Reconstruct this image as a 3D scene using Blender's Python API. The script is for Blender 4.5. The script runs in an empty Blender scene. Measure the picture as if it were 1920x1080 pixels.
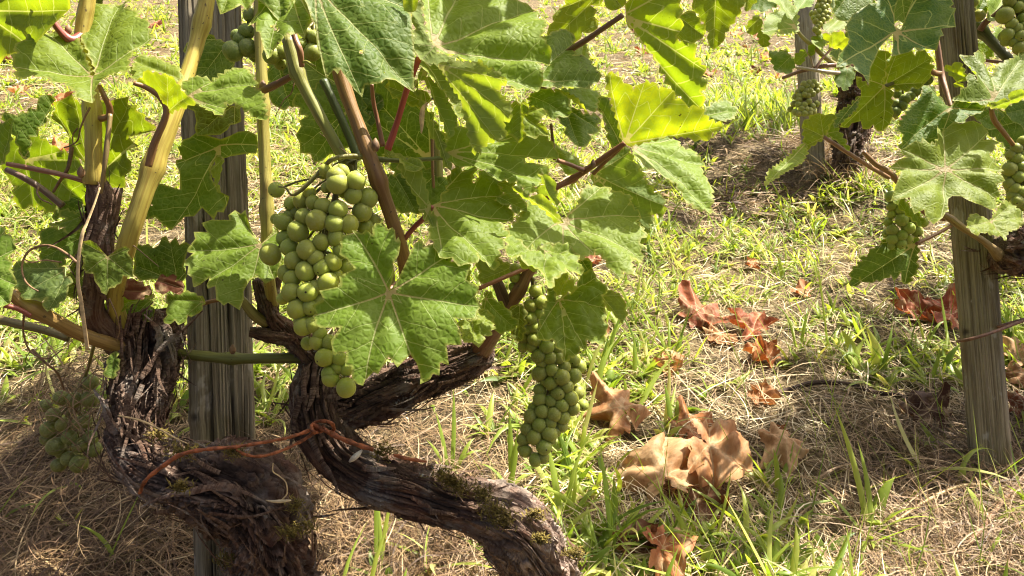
import bpy, math, random
import numpy as np
from mathutils import Vector, Matrix, Euler
from mathutils.geometry import delaunay_2d_cdt
random.seed(7); RNG = np.random.default_rng(11)
SC = bpy.context.scene
COL = SC.collection
R = math.radians
# ------------------------------------------------------------------ camera
PITCH = R(10.0); FPX = 1387.0; CAMZ = 0.755
CP, SP = math.cos(PITCH), math.sin(PITCH)
CAM = np.array([0.0, 0.0, CAMZ])
RIGHT = np.array([1.0, 0, 0]); FWD = np.array([0, CP, -SP]); UP = np.array([0, SP, CP])
cam = bpy.data.cameras.new('camera'); cam.sensor_width = 36; cam.lens = 36 * FPX / 1920
cam.clip_start = 0.02; cam.clip_end = 300
cam.dof.use_dof = True; cam.dof.focus_distance = 0.70; cam.dof.aperture_fstop = 36
camo = bpy.data.objects.new('camera', cam); COL.objects.link(camo)
camo.location = CAM; camo.rotation_euler = (math.pi / 2 - PITCH, 0, 0)
SC.camera = camo
# ------------------------------------------------------------------ light
def c2w(v):                                     # (right, up, towards camera) -> world direction
    v = np.array(v, float); w = RIGHT * v[0] + UP * v[1] - FWD * v[2]
    return w / np.linalg.norm(w)
SUNV = c2w((0.44, 0.86, 0.02))
SUN_EL = math.asin(SUNV[2]); SUN_AZ = math.atan2(SUNV[0], SUNV[1])
world = bpy.data.worlds.new('World'); SC.world = world; world.use_nodes = True
wn = world.node_tree; bg = wn.nodes['Background']
sky = wn.nodes.new('ShaderNodeTexSky'); sky.sky_type = 'NISHITA'; sky.sun_disc = False
sky.dust_density = 8.0; sky.air_density = 0.55; sky.ozone_density = 0.3; sky.sun_elevation = SUN_EL; sky.sun_rotation = SUN_AZ
wn.links.new(sky.outputs[0], bg.inputs[0]); bg.inputs[1].default_value = 0.074
sl = bpy.data.lights.new('sun', 'SUN'); sl.energy = 5.0; sl.angle = R(0.5); sl.color = (1.0, 0.93, 0.80)
so = bpy.data.objects.new('sun', sl); COL.objects.link(so)
so.rotation_euler = Vector(SUNV).to_track_quat('Z', 'Y').to_euler(); so.location = (3, 2, 6)
SC.view_settings.view_transform = 'Standard'; SC.view_settings.look = 'None'
SC.view_settings.exposure = 1.64; SC.view_settings.gamma = 1.0; SC.view_settings.use_curve_mapping = False
SC.render.engine = 'CYCLES'
SC.cycles.max_bounces = 8; SC.cycles.transmission_bounces = 6; SC.cycles.diffuse_bounces = 4
SC.cycles.use_denoising = True; SC.cycles.filter_width = 1.1
# ------------------------------------------------------------------ places
def P(px, py, d):                               # a point seen at a pixel of the photograph, d metres out
    return CAM + RIGHT * ((px - 960) / FPX * d) - UP * ((py - 540) / FPX * d) + FWD * d
SLOPE = 0.2592
_perm = np.random.default_rng(3).permutation(256); _perm = np.concatenate([_perm, _perm, _perm])
_grad = np.random.default_rng(4).normal(size=(256, 3)); _grad /= np.linalg.norm(_grad, axis=1)[:, None]
def perlin(p):
    p = np.asarray(p, float); i = np.floor(p).astype(int); f = p - i; i &= 255
    u = f * f * f * (f * (f * 6 - 15) + 10); out = 0
    for dx in (0, 1):
        for dy in (0, 1):
            for dz in (0, 1):
                h = _perm[_perm[_perm[(i[:, 0] + dx) & 255] + ((i[:, 1] + dy) & 255)] + ((i[:, 2] + dz) & 255)]
                g = _grad[h]; d = f - np.array([dx, dy, dz])
                w = (u[:, 0] if dx else 1 - u[:, 0]) * (u[:, 1] if dy else 1 - u[:, 1]) * (u[:, 2] if dz else 1 - u[:, 2])
                out = out + w * (g * d).sum(1)
    return out * 1.6
def fbm(p, o=4, gain=.5):
    p = np.asarray(p, float); a = 1; s = 0
    for k in range(o): s = s + a * perlin(p * 2 ** k + k * 7.3); a *= gain
    return s
def gz(x, y):
    x = np.atleast_1d(np.asarray(x, float)); y = np.atleast_1d(np.asarray(y, float))
    q = np.stack([x * 2.3, y * 2.3, x * 0 + 1.7], 1); q2 = np.stack([x * 9, y * 9, x * 0 + 5.1], 1)
    far = np.clip(1 - (y - 6) / 20, .2, 1)
    ss = lambda v, lo, hi: (lambda t: t * t * (3 - 2 * t))(np.clip((v - lo) / (hi - lo), 0, 1))
    s = ((x - .64) + (y - 3.13) * .37) / 1.066                     # a low bank runs down beside the far vine
    bank = .085 * ss(s, -.16, .10) * (1 - ss(s, .3, 1.3)) * ss(y, 1.55, 2.1) * (1 - ss(y, 3.4, 4.6))
    return SLOPE * y + bank + (perlin(q) * .030 + perlin(q2) * .011) * far
def G(px, py):                                  # the ground point seen at a pixel
    d = 1 / (0.0834 + 0.000898 * py); p = P(px, py, d); p[2] = gz(p[0], p[1])[0]; return p
def Gd(py): return 1 / (0.0834 + 0.000898 * py)
# ------------------------------------------------------------------ objects
def props(o, label=None, cat=None, group=None, kind=None):
    if label: o['label'] = label
    if cat: o['category'] = cat
    if group: o['group'] = group
    if kind: o['kind'] = kind
    return o
def link(name, data, parent=None, mat=None):
    o = bpy.data.objects.new(name, data); COL.objects.link(o)
    if parent is not None:
        o.parent = parent
        o.matrix_parent_inverse = Matrix.Translation(-Vector(parent_world(parent)))
    if mat is not None and not data.materials: data.materials.append(mat)
    return o
def parent_world(o):
    l = Vector(o.location)
    if o.parent is not None: pass
    return l
def thing(name, label, cat, loc, group=None):
    o = bpy.data.objects.new(name, None); COL.objects.link(o); o.location = loc; o.empty_display_size = .03
    return props(o, label, cat, group)
def child(name, data, parent, mat=None, color=None):
    """data is built in world coordinates; parents sit unrotated"""
    o = bpy.data.objects.new(name, data); COL.objects.link(o)
    if mat is not None and len(data.materials) == 0: data.materials.append(mat)
    o.parent = parent
    l = Vector((0, 0, 0)); p = parent
    while p is not None: l += p.location; p = p.parent
    o.location = -l
    if color is not None: o.color = (*color, 1)
    return o
def npmesh(name, V, F, smooth=True, attrs=None):
    """V (n,3); F (m,3) or (m,4) index array"""
    V = np.asarray(V, np.float32); F = np.asarray(F, np.int32)
    me = bpy.data.meshes.new(name); n = len(V); m, k = F.shape
    me.vertices.add(n); me.vertices.foreach_set('co', V.ravel())
    me.loops.add(m * k); me.loops.foreach_set('vertex_index', F.ravel())
    me.polygons.add(m); me.polygons.foreach_set('loop_start', np.arange(0, m * k, k, dtype=np.int32))
    me.polygons.foreach_set('loop_total', np.full(m, k, np.int32))
    me.polygons.foreach_set('use_smooth', np.full(m, smooth))
    for nm, (ty, arr) in (attrs or {}).items():
        a = me.attributes.new(nm, ty, 'POINT')
        a.data.foreach_set('value' if ty == 'FLOAT' else 'vector', np.asarray(arr, np.float32).ravel())
    me.update(calc_edges=True); me.validate()
    return me
# ------------------------------------------------------------------ material helpers
class NT:
    def __init__(s, name):
        s.m = bpy.data.materials.new(name); s.m.use_nodes = True; s.t = s.m.node_tree; s.t.nodes.clear()
        s.out = s.n('ShaderNodeOutputMaterial')
    def n(s, ty, **kw):
        x = s.t.nodes.new(ty)
        for k, v in kw.items(): setattr(x, k, v)
        return x
    def l(s, a, b): s.t.links.new(a, b)
    def set(s, sock, v):
        if hasattr(v, 'is_output') or hasattr(v, 'links'): s.l(v, sock)
        else: sock.default_value = v
    def math(s, op, a, b=None, c=None, clamp=False):
        x = s.n('ShaderNodeMath', operation=op); x.use_clamp = clamp
        for i, v in enumerate((a, b, c)):
            if v is not None: s.set(x.inputs[i], v)
        return x.outputs[0]
    def mix(s, f, a, b, mode='MIX'):
        x = s.n('ShaderNodeMix', data_type='RGBA', blend_type=mode)
        s.set(x.inputs[0], f)
        for i, v in ((6, a), (7, b)):
            if isinstance(v, tuple) and len(v) == 3: v = (*v, 1)
            s.set(x.inputs[i], v)
        return x.outputs[2]
    def ramp(s, v, lo, hi, a=0., b=1.):
        x = s.n('ShaderNodeMapRange'); x.clamp = True; x.interpolation_type = 'SMOOTHSTEP'
        s.set(x.inputs[0], v); s.set(x.inputs[1], lo); s.set(x.inputs[2], hi); x.inputs[3].default_value = a; x.inputs[4].default_value = b
        return x.outputs[0]
    def noise(s, vec, scale, detail=3, rough=.55, dist=0.):
        x = s.n('ShaderNodeTexNoise'); x.inputs['Scale'].default_value = scale; x.inputs['Detail'].default_value = detail
        x.inputs['Roughness'].default_value = rough; x.inputs['Distortion'].default_value = dist
        if vec is not None: s.l(vec, x.inputs['Vector'])
        return x.outputs['Fac']
    def vor(s, vec, scale, feature='DISTANCE_TO_EDGE'):
        x = s.n('ShaderNodeTexVoronoi', feature=feature); x.inputs['Scale'].default_value = scale
        if vec is not None: s.l(vec, x.inputs['Vector'])
        return x.outputs[0]
    def attr(s, name): return s.n('ShaderNodeAttribute', attribute_name=name)
    def scalev(s, vec, sc):
        x = s.n('ShaderNodeVectorMath', operation='MULTIPLY'); s.l(vec, x.inputs[0]); x.inputs[1].default_value = sc; return x.outputs[0]
    def bump(s, h, strength, dist):
        x = s.n('ShaderNodeBump'); x.inputs['Strength'].default_value = strength; x.inputs['Distance'].default_value = dist
        s.l(h, x.inputs['Height']); return x.outputs[0]
    def bsdf(s, color, rough=.5, spec=.5, normal=None, **kw):
        x = s.n('ShaderNodeBsdfPrincipled')
        if isinstance(color, tuple) and len(color) == 3: color = (*color, 1)
        s.set(x.inputs['Base Color'], color); s.set(x.inputs['Roughness'], rough); s.set(x.inputs['Specular IOR Level'], spec)
        if normal is not None: s.l(normal, x.inputs['Normal'])
        for k, v in kw.items(): s.set(x.inputs[k], v)
        return x
    def translucent(s, bs, color, fac, normal=None):
        t = s.n('ShaderNodeBsdfTranslucent'); s.set(t.inputs[0], color if not (isinstance(color, tuple) and len(color) == 3) else (*color, 1))
        if normal is not None: s.l(normal, t.inputs['Normal'])
        m = s.n('ShaderNodeMixShader'); s.set(m.inputs[0], fac); s.l(bs.outputs[0], m.inputs[1]); s.l(t.outputs[0], m.inputs[2])
        return m
    def done(s, sh): s.l(sh.outputs[0], s.out.inputs[0]); return s.m
# ------------------------------------------------------------------ materials
def mat_leaf():
    s = NT('vine_leaf')
    v = s.n('ShaderNodeSeparateXYZ'); s.l(s.attr('vein').outputs['Vector'], v.inputs[0])
    a, c, e = v.outputs[0], v.outputs[1], v.outputs[2]
    lp = s.attr('leafpos').outputs['Vector']
    oi = s.n('ShaderNodeObjectInfo'); base = oi.outputs['Color']
    w = s.ramp(a, 0., 1., .009, .0032)
    main = s.math('SUBTRACT', 1., s.ramp(s.math('DIVIDE', c, w), .45, 1.0))
    wob = s.noise(lp, 55, 2)
    t = s.math('ADD', s.math('DIVIDE', s.math('SUBTRACT', a, s.math('MULTIPLY', c, .85)), .165), s.math('MULTIPLY', wob, .35))
    fr = s.math('ABSOLUTE', s.math('SUBTRACT', s.math('FRACT', t), .5))
    sec = s.math('MULTIPLY', s.math('SUBTRACT', 1., s.ramp(fr, .012, .036)), s.ramp(c, .34, .08))
    # raised blisters between a net of small sunken veins
    vd = s.vor(lp, 190); net = s.math('SUBTRACT', 1., s.ramp(vd, .02, .12))
    nz = s.noise(lp, 40, 4); nz2 = s.noise(lp, 160, 3)
    g1 = s.mix(s.ramp(nz, .35, .68), base, s.mix(.55, base, (.15, .21, .035), 'MIX'))
    g1 = s.mix(s.math('MULTIPLY', net, .30), g1, (.21, .28, .075))
    veinc = s.mix(s.ramp(a, 0., .35), (.34, .25, .14), (.38, .43, .18))
    g2 = s.mix(s.math('MULTIPLY', sec, .62), g1, (.32, .40, .14))
    g3 = s.mix(s.math('MULTIPLY', main, .9), g2, veinc)
    edge = s.math('SUBTRACT', 1., s.ramp(s.math('ADD', e, s.math('MULTIPLY', s.math('SUBTRACT', nz2, .5), .004)), .0004, .0022))
    g4 = s.mix(s.math('MULTIPLY', edge, .45), g3, (.42, .40, .12))
    spots = s.math('MULTIPLY', s.ramp(s.noise(lp, 300, 2), .66, .72), s.ramp(s.noise(lp, 24, 2), .50, .64))
    g5 = s.mix(s.math('MULTIPLY', spots, .85), g4, (.045, .028, .012))
    geo = s.n('ShaderNodeNewGeometry'); bf = geo.outputs['Backfacing']
    under = s.mix(.45, g5, (.20, .25, .105))
    col = s.mix(bf, g5, under)
    h = s.math('SUBTRACT', s.math('MULTIPLY', s.ramp(vd, 0., .35), 1.0), s.math('ADD', s.math('MULTIPLY', main, 1.6), s.math('MULTIPLY', sec, 1.0)))
    h = s.math('ADD', h, s.math('MULTIPLY', nz2, .35))
    nb = s.bump(h, .45, .0008)
    rough = s.mix(bf, (.40, .40, .40), (.62, .62, .62))
    bs = s.bsdf(col, s.math('ADD', s.math('MULTIPLY', nz2, .16), s.ramp(bf, 0., 1., .44, .62)), .19, nb)
    tr = s.mix(1., col, (1.55, 1.65, .26), 'MULTIPLY')
    tr = s.mix(s.math('MULTIPLY', s.math('MAXIMUM', main, s.math('MULTIPLY', sec, .6)), .6), tr, (.70, .68, .22))
    return s.done(s.translucent(bs, tr, .48))
def mat_dry_leaf():
    s = NT('dry_leaf')
    v = s.n('ShaderNodeSeparateXYZ'); s.l(s.attr('vein').outputs['Vector'], v.inputs[0]); a, c = v.outputs[0], v.outputs[1]
    lp = s.attr('leafpos').outputs['Vector']; base = s.n('ShaderNodeObjectInfo').outputs['Color']
    main = s.math('SUBTRACT', 1., s.ramp(c, .006, .014))
    nz = s.noise(lp, 30, 5, .65); n2 = s.noise(lp, 220, 3)
    g = s.mix(s.ramp(nz, .3, .7), base, s.mix(1., base, (.55, .40, .30), 'MULTIPLY'))
    g = s.mix(s.ramp(s.noise(lp, 55, 4, .6), .52, .66, 0, .6), g, (.50, .37, .21))
    g = s.mix(s.ramp(n2, .5, .75, 0, .45), g, (.16, .085, .04))
    g = s.mix(s.math('MULTIPLY', main, .5), g, (.5, .38, .2))
    nb = s.bump(s.math('ADD', nz, s.math('MULTIPLY', s.vor(lp, 150), 1.)), .6, .0015)
    bs = s.bsdf(g, .66, .3, nb)
    return s.done(s.translucent(bs, s.mix(1., g, (1.3, .9, .5), 'MULTIPLY'), .22))
def mat_stem():
    s = NT('stem'); base = s.n('ShaderNodeObjectInfo').outputs['Color']
    tc = s.attr('tube').outputs['Vector']
    n1 = s.noise(s.scalev(tc, (520, 520, 22)), 1, 4); n2 = s.noise(s.scalev(tc, (160, 160, 110)), 2, 3)
    g = s.mix(s.ramp(n1, .38, .66, 0, .7), base, s.mix(1., base, (.6, .5, .42), 'MULTIPLY'))
    n3 = s.noise(s.scalev(tc, (14, 14, 9)), 2, 4, .6)
    g = s.mix(s.ramp(n3, .50, .72, 0, .55), g, s.mix(1., base, (.62, .42, .32), 'MULTIPLY'))
    g = s.mix(s.ramp(n2, .66, .72, 0, .8), g, (.06, .035, .02))
    nb = s.bump(n1, .5, .0012)
    return s.done(s.bsdf(g, .42, .45, nb))
def mat_bark():
    s = NT('old_bark'); tc = s.attr('tube').outputs['Vector']
    cr = s.attr('crev').outputs['Fac']
    pos = s.n('ShaderNodeNewGeometry').outputs['Position']
    fib = s.noise(s.scalev(tc, (300, 300, 16)), 1, 5, .65, .6); fine = s.noise(pos, 420, 4, .65); lo = s.noise(pos, 19, 3)
    g = s.mix(s.ramp(fib, .3, .72), (.055, .028, .018), (.21, .135, .092))
    g = s.mix(s.ramp(lo, .45, .7, 0, .7), g, s.mix(s.ramp(fib, .35, .7), (.12, .045, .026), (.24, .14, .10)))
    g = s.mix(s.ramp(s.noise(pos, 34, 4, .6), .50, .66, 0, .7), g, (.25, .215, .18))
    lich = s.math('MULTIPLY', s.ramp(s.noise(pos, 95, 5, .7), .60, .66), s.ramp(s.noise(pos, 17, 2), .5, .6))
    g = s.mix(s.math('MULTIPLY', lich, .8), g, (.42, .42, .37))
    we = s.math('MULTIPLY', s.attr('weather').outputs['Fac'], s.ramp(s.noise(pos, 60, 4, .6), .34, .58))
    g = s.mix(s.math('MULTIPLY', we, .85), g, s.mix(s.ramp(fib, .35, .65), (.22, .15, .115), (.42, .34, .28)))
    g = s.mix(s.ramp(cr, .0, -1., 0, .8), g, (.028, .017, .012))
    hh = s.math('ADD', fib, s.math('MULTIPLY', fine, .6))
    nb = s.bump(hh, .9, .0035)
    return s.done(s.bsdf(g, .82, .25, nb))
def mat_post():
    s = NT('weathered_wood'); tc = s.attr('tube').outputs['Vector']; cr = s.attr('crev').outputs['Fac']
    base = s.n('ShaderNodeObjectInfo').outputs['Color']
    gr = s.noise(s.scalev(tc, (330, 330, 5.)), 1, 6, .75, .5); g2 = s.noise(s.scalev(tc, (60, 60, 2.0)), 1, 4, .6, .8)
    st = s.noise(tc, 9, 3)
    g = s.mix(s.ramp(gr, .34, .62), s.mix(1., base, (.36, .33, .30), 'MULTIPLY'), base)
    g = s.mix(s.ramp(g2, .55, .75, 0, .5), g, (.30, .27, .22))
    g = s.mix(s.ramp(st, .5, .7, 0, .45), g, s.mix(1., g, (.75, .85, .5), 'MULTIPLY'))
    g = s.mix(s.ramp(s.noise(s.scalev(tc, (30, 30, 9)), 1, 5, .65), .50, .68, 0, .6), g, s.mix(1., base, (.45, .36, .27), 'MULTIPLY'))
    g = s.mix(s.ramp(s.noise(s.scalev(tc, (55, 55, 22)), 1, 4, .6), .60, .70, 0, .6), g, (.44, .41, .35))
    g = s.mix(s.ramp(cr, -.25, -1., 0, .85), g, (.03, .023, .016))
    nb = s.bump(s.math('ADD', gr, s.math('MULTIPLY', g2, .7)), .75, .002)
    return s.done(s.bsdf(g, .78, .25, nb))
def mat_grape():
    s = NT('green_grape'); tc = s.n('ShaderNodeTexCoord').outputs['Object']
    rnd = s.n('ShaderNodeObjectInfo').outputs['Random']; base = s.n('ShaderNodeObjectInfo').outputs['Color']
    v = s.n('ShaderNodeSeparateXYZ'); s.l(tc, v.inputs[0])
    add = s.n('ShaderNodeVectorMath', operation='ADD'); s.l(tc, add.inputs[0]); s.l(s.math('MULTIPLY', rnd, 37.), add.inputs[1])
    n = s.noise(add.outputs[0], 1.6, 4); sp = s.noise(add.outputs[0], 16, 2)
    g = s.mix(s.ramp(n, .3, .7), base, s.mix(.4, base, (.30, .33, .09)))
    g = s.mix(s.ramp(sp, .70, .74, 0, .6), g, (.12, .10, .03))
    lon = s.noise(add.outputs[0], 5, 3)
    g = s.mix(s.ramp(lon, .40, .66, 0, .26), g, (.40, .42, .18))
    dot = s.ramp(v.outputs[2], -1.021, -1.031)
    g = s.mix(dot, g, (.035, .022, .012))
    bs = s.bsdf(g, s.ramp(lon, .3, .7, .42, .62), .32, s.bump(sp, .05, .1))
    bs.inputs['Subsurface Weight'].default_value = .75; bs.inputs['Subsurface Radius'].default_value = (1., .95, .25)
    bs.inputs['Subsurface Scale'].default_value = .009
    return s.done(bs)
def mat_straw():
    s = NT('dry_straw'); t = s.attr('tint').outputs['Fac']
    r = s.n('ShaderNodeValToRGB'); e = r.color_ramp.elements
    e[0].position = 0; e[0].color = (.075, .042, .022, 1); e[1].position = 1; e[1].color = (.74, .65, .44, 1)
    for p, c in ((.3, (.235, .145, .07, 1)), (.6, (.40, .285, .145, 1)), (.85, (.54, .425, .24, 1))):
        k = e.new(p); k.color = c
    s.l(t, r.inputs[0])
    bs = s.bsdf(r.outputs[0], .55, .4)
    return s.done(s.translucent(bs, r.outputs[0], .2))
def mat_grass():
    s = NT('green_grass'); t = s.attr('tint').outputs['Fac']; al = s.attr('along').outputs['Fac']
    r = s.n('ShaderNodeValToRGB'); e = r.color_ramp.elements
    e[0].position = 0; e[0].color = (.085, .145, .02, 1); e[1].position = 1; e[1].color = (.50, .48, .19, 1)
    for p, c in ((.4, (.185, .27, .032, 1)), (.8, (.34, .41, .07, 1))):
        k = e.new(p); k.color = c
    s.l(t, r.inputs[0])
    g = s.mix(s.ramp(al, 0., .25, .55, 0.), r.outputs[0], (.22, .22, .09))
    g = s.mix(s.ramp(al, .85, 1., 0., .5), g, (.32, .25, .10))
    bs = s.bsdf(g, .42, .45)
    return s.done(s.translucent(bs, s.mix(1., g, (1.55, 1.5, .62), 'MULTIPLY'), .48))
def mat_soil():
    s = NT('soil'); pos = s.n('ShaderNodeNewGeometry').outputs['Position']
    n = s.noise(pos, 5, 5, .65); f = s.noise(pos, 120, 5, .7, 1.); m = s.noise(pos, 26, 4, .6, 1.5)
    g = s.mix(s.ramp(n, .35, .65), (.035, .024, .014), (.15, .106, .055))
    g = s.mix(s.ramp(f, .42, .66, 0, .85), g, (.42, .325, .17))
    g = s.mix(s.ramp(m, .58, .72, 0, .45), g, (.16, .18, .045))
    return s.done(s.bsdf(g, .9, .2, s.bump(s.math('ADD', f, m), 1., .02)))
def mat_plain(name, col, rough=.7, var=.35):
    s = NT(name); pos = s.n('ShaderNodeNewGeometry').outputs['Position']
    n = s.noise(pos, 160, 4, .6)
    g = s.mix(s.ramp(n, .3, .7), tuple(c * (1 - var) for c in col), tuple(min(1, c * (1 + var)) for c in col))
    return s.done(s.bsdf(g, rough, .35, s.bump(n, .3, .001)))
M_LEAF, M_DRY, M_STEM, M_BARK, M_POST, M_GRAPE = mat_leaf(), mat_dry_leaf(), mat_stem(), mat_bark(), mat_post(), mat_grape()
M_STRAW, M_GRASS, M_SOIL = mat_straw(), mat_grass(), mat_soil()
M_MOSS = mat_plain('moss', (.16, .12, .025), .9, .5)
M_WILLOW = mat_plain('willow_bark', (.25, .075, .028), .6, .55)
M_RAFFIA = mat_plain('dry_raffia', (.50, .36, .18), .55, .3)
M_TENDRIL = mat_plain('dry_tendril', (.20, .115, .06), .6, .4)
M_WIRE = mat_plain('rusty_wire', (.15, .075, .045), .6, .4)
M_DARK = mat_plain('dark_wood', (.055, .032, .022), .85, .45)
# ------------------------------------------------------------------ tubes
def catmull(pts, n):
    pts = np.asarray(pts, float); k = len(pts)
    if k == 2: t = np.linspace(0, 1, n)[:, None]; return pts[0] * (1 - t) + pts[1] * t
    q = np.vstack([2 * pts[0] - pts[1], pts, 2 * pts[-1] - pts[-2]])
    seg = np.linalg.norm(np.diff(pts[:, :3], axis=0), axis=1); cum = np.concatenate([[0], np.cumsum(seg)])
    out = []
    for s in np.linspace(0, cum[-1], n):
        i = min(np.searchsorted(cum, s, 'right') - 1, k - 2); t = (s - cum[i]) / max(seg[i], 1e-9)
        a, b, c, d = q[i], q[i + 1], q[i + 2], q[i + 3]
        out.append(.5 * (2 * b + (c - a) * t + (2 * a - 5 * b + 4 * c - d) * t * t + (3 * b - a - 3 * c + d) * t ** 3))
    return np.array(out)
def frames(C):
    T = np.gradient(C, axis=0); T /= np.linalg.norm(T, axis=1)[:, None] + 1e-12
    n = np.cross(T[0], [.3, .9, .2]); n /= np.linalg.norm(n); Ns = [n]
    for i in range(1, len(C)):
        n = n - T[i] * np.dot(n, T[i]); n /= np.linalg.norm(n); Ns.append(n)
    Ns = np.array(Ns); return T, Ns, np.cross(T, Ns)
def tube(name, pts, rings, around, disp=None, flat=None, radmul=None):
    """pts: list of (x,y,z,r) world; disp(ang, s, r, xyz)->(offset, crevice)"""
    C4 = catmull(pts, rings); C = C4[:, :3]; r = np.maximum(C4[:, 3], 1e-5)
    T, N, B = frames(C); s = np.concatenate([[0], np.cumsum(np.linalg.norm(np.diff(C, axis=0), axis=1))])
    ang = np.linspace(0, 2 * math.pi, around, endpoint=False)
    A, S = np.meshgrid(ang, s); Rr = np.repeat(r[:, None], around, 1)
    cr = np.zeros(rings * around); off = 0
    ca, sa = np.cos(A), np.sin(A)
    if disp is not None:
        off, cr = disp(A.ravel(), S.ravel(), Rr.ravel()); off = off.reshape(rings, around)
    ru = Rr + off; rv = ru * (flat if flat else 1)
    V = C[:, None, :] + N[:, None, :] * (ca * ru)[..., None] + B[:, None, :] * (sa * rv)[..., None]
    V = V.reshape(-1, 3)
    tv = np.stack([np.cos(A).ravel() * Rr.ravel(), np.sin(A).ravel() * Rr.ravel(), S.ravel()], 1)
    i = np.arange(rings - 1)[:, None] * around; j = np.arange(around)[None, :]; j2 = (j + 1) % around
    F = np.stack([i + j, i + j2, i + around + j2, i + around + j], -1).reshape(-1, 4)
    nV = len(V); V = np.vstack([V, C[0] - T[0] * r[0] * .08, C[-1] + T[-1] * r[-1] * .08])
    tv = np.vstack([tv, [0, 0, s[0]], [0, 0, s[-1]]]); cr = np.concatenate([cr, [-.3, -.3]])
    jj = np.arange(around); k = (jj + 1) % around; last = (rings - 1) * around
    caps = np.vstack([np.stack([k, jj, np.full(around, nV), np.full(around, nV)], 1), np.stack([last + jj, last + k, np.full(around, nV + 1), np.full(around, nV + 1)], 1)])
    # triangles for the caps: split quads to triangles throughout
    tri = np.vstack([F[:, [0, 1, 2]], F[:, [0, 2, 3]], caps[:, :3]])
    return npmesh(name, V, tri, True, {'tube': ('FLOAT_VECTOR', tv), 'crev': ('FLOAT', cr)})
def px_path(pts):
    return [(*P(x, y, d), r * d / FPX) for x, y, d, r in pts]
def stem(name, parent, pts, color, mat=None, knots=(), around=10, label=None):
    p = px_path(pts); n = max(6, min(60, len(pts) * 7))
    def disp(A, S, Rr):
        q = np.stack([np.cos(A) * 2, np.sin(A) * 2, S * 90], 1)
        o = perlin(q) * Rr * .09
        for k, sz in knots:
            s0 = S.max() * k; o = o + Rr * sz * np.exp(-((S - s0) / (Rr * 1.1)) ** 2) * (1 + .4 * np.cos(A * 2 + 1))
        return o, np.zeros(len(A))
    o = child(name, tube(name, p, n, around, disp), parent, mat or M_STEM, color)
    if label: o['label'] = label
    return o
# ------------------------------------------------------------------ leaves
def inside(poly, pts):
    x, y = pts[:, 0], pts[:, 1]; r = np.zeros(len(pts), bool); n = len(poly); j = n - 1
    for i in range(n):
        xi, yi = poly[i]; xj, yj = poly[j]
        c = ((yi > y) != (yj > y)) & (x < (xj - xi) * (y - yi) / (yj - yi + 1e-15) + xi); r ^= c; j = i
    return r
def seg_dist(poly, pts):
    a = poly; b = np.roll(poly, -1, 0); d = np.full(len(pts), 1e9)
    for p, q in zip(a, b):
        v = q - p; t = np.clip(((pts - p) @ v) / (v @ v + 1e-15), 0, 1); d = np.minimum(d, np.linalg.norm(pts - p - t[:, None] * v, axis=1))
    return d
def add_teeth(poly, size, rng):
    area = np.sum(poly[:, 0] * np.roll(poly[:, 1], -1) - np.roll(poly[:, 0], -1) * poly[:, 1])
    sg = 1 if area > 0 else -1; out = []; n = len(poly)
    for i in range(n):
        a, b = poly[i], poly[(i + 1) % n]; v = b - a; L = np.linalg.norm(v); out.append(a)
        if L < size * .9: continue
        nrm = np.array([v[1], -v[0]]) / L * sg; k = max(1, int(round(L / size))); fwd = rng.random() < .5
        for q in range(k):
            pk = (.62 if fwd else .38) + rng.uniform(-.08, .08); h = size * rng.uniform(.20, .42)
            out.append(a + v * (q + pk * .45) / k + nrm * h * .62)
            out.append(a + v * (q + pk) / k + nrm * h)
            if q < k - 1: out.append(a + v * (q + 1) / k - nrm * size * .03)
    return np.array(out)
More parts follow.
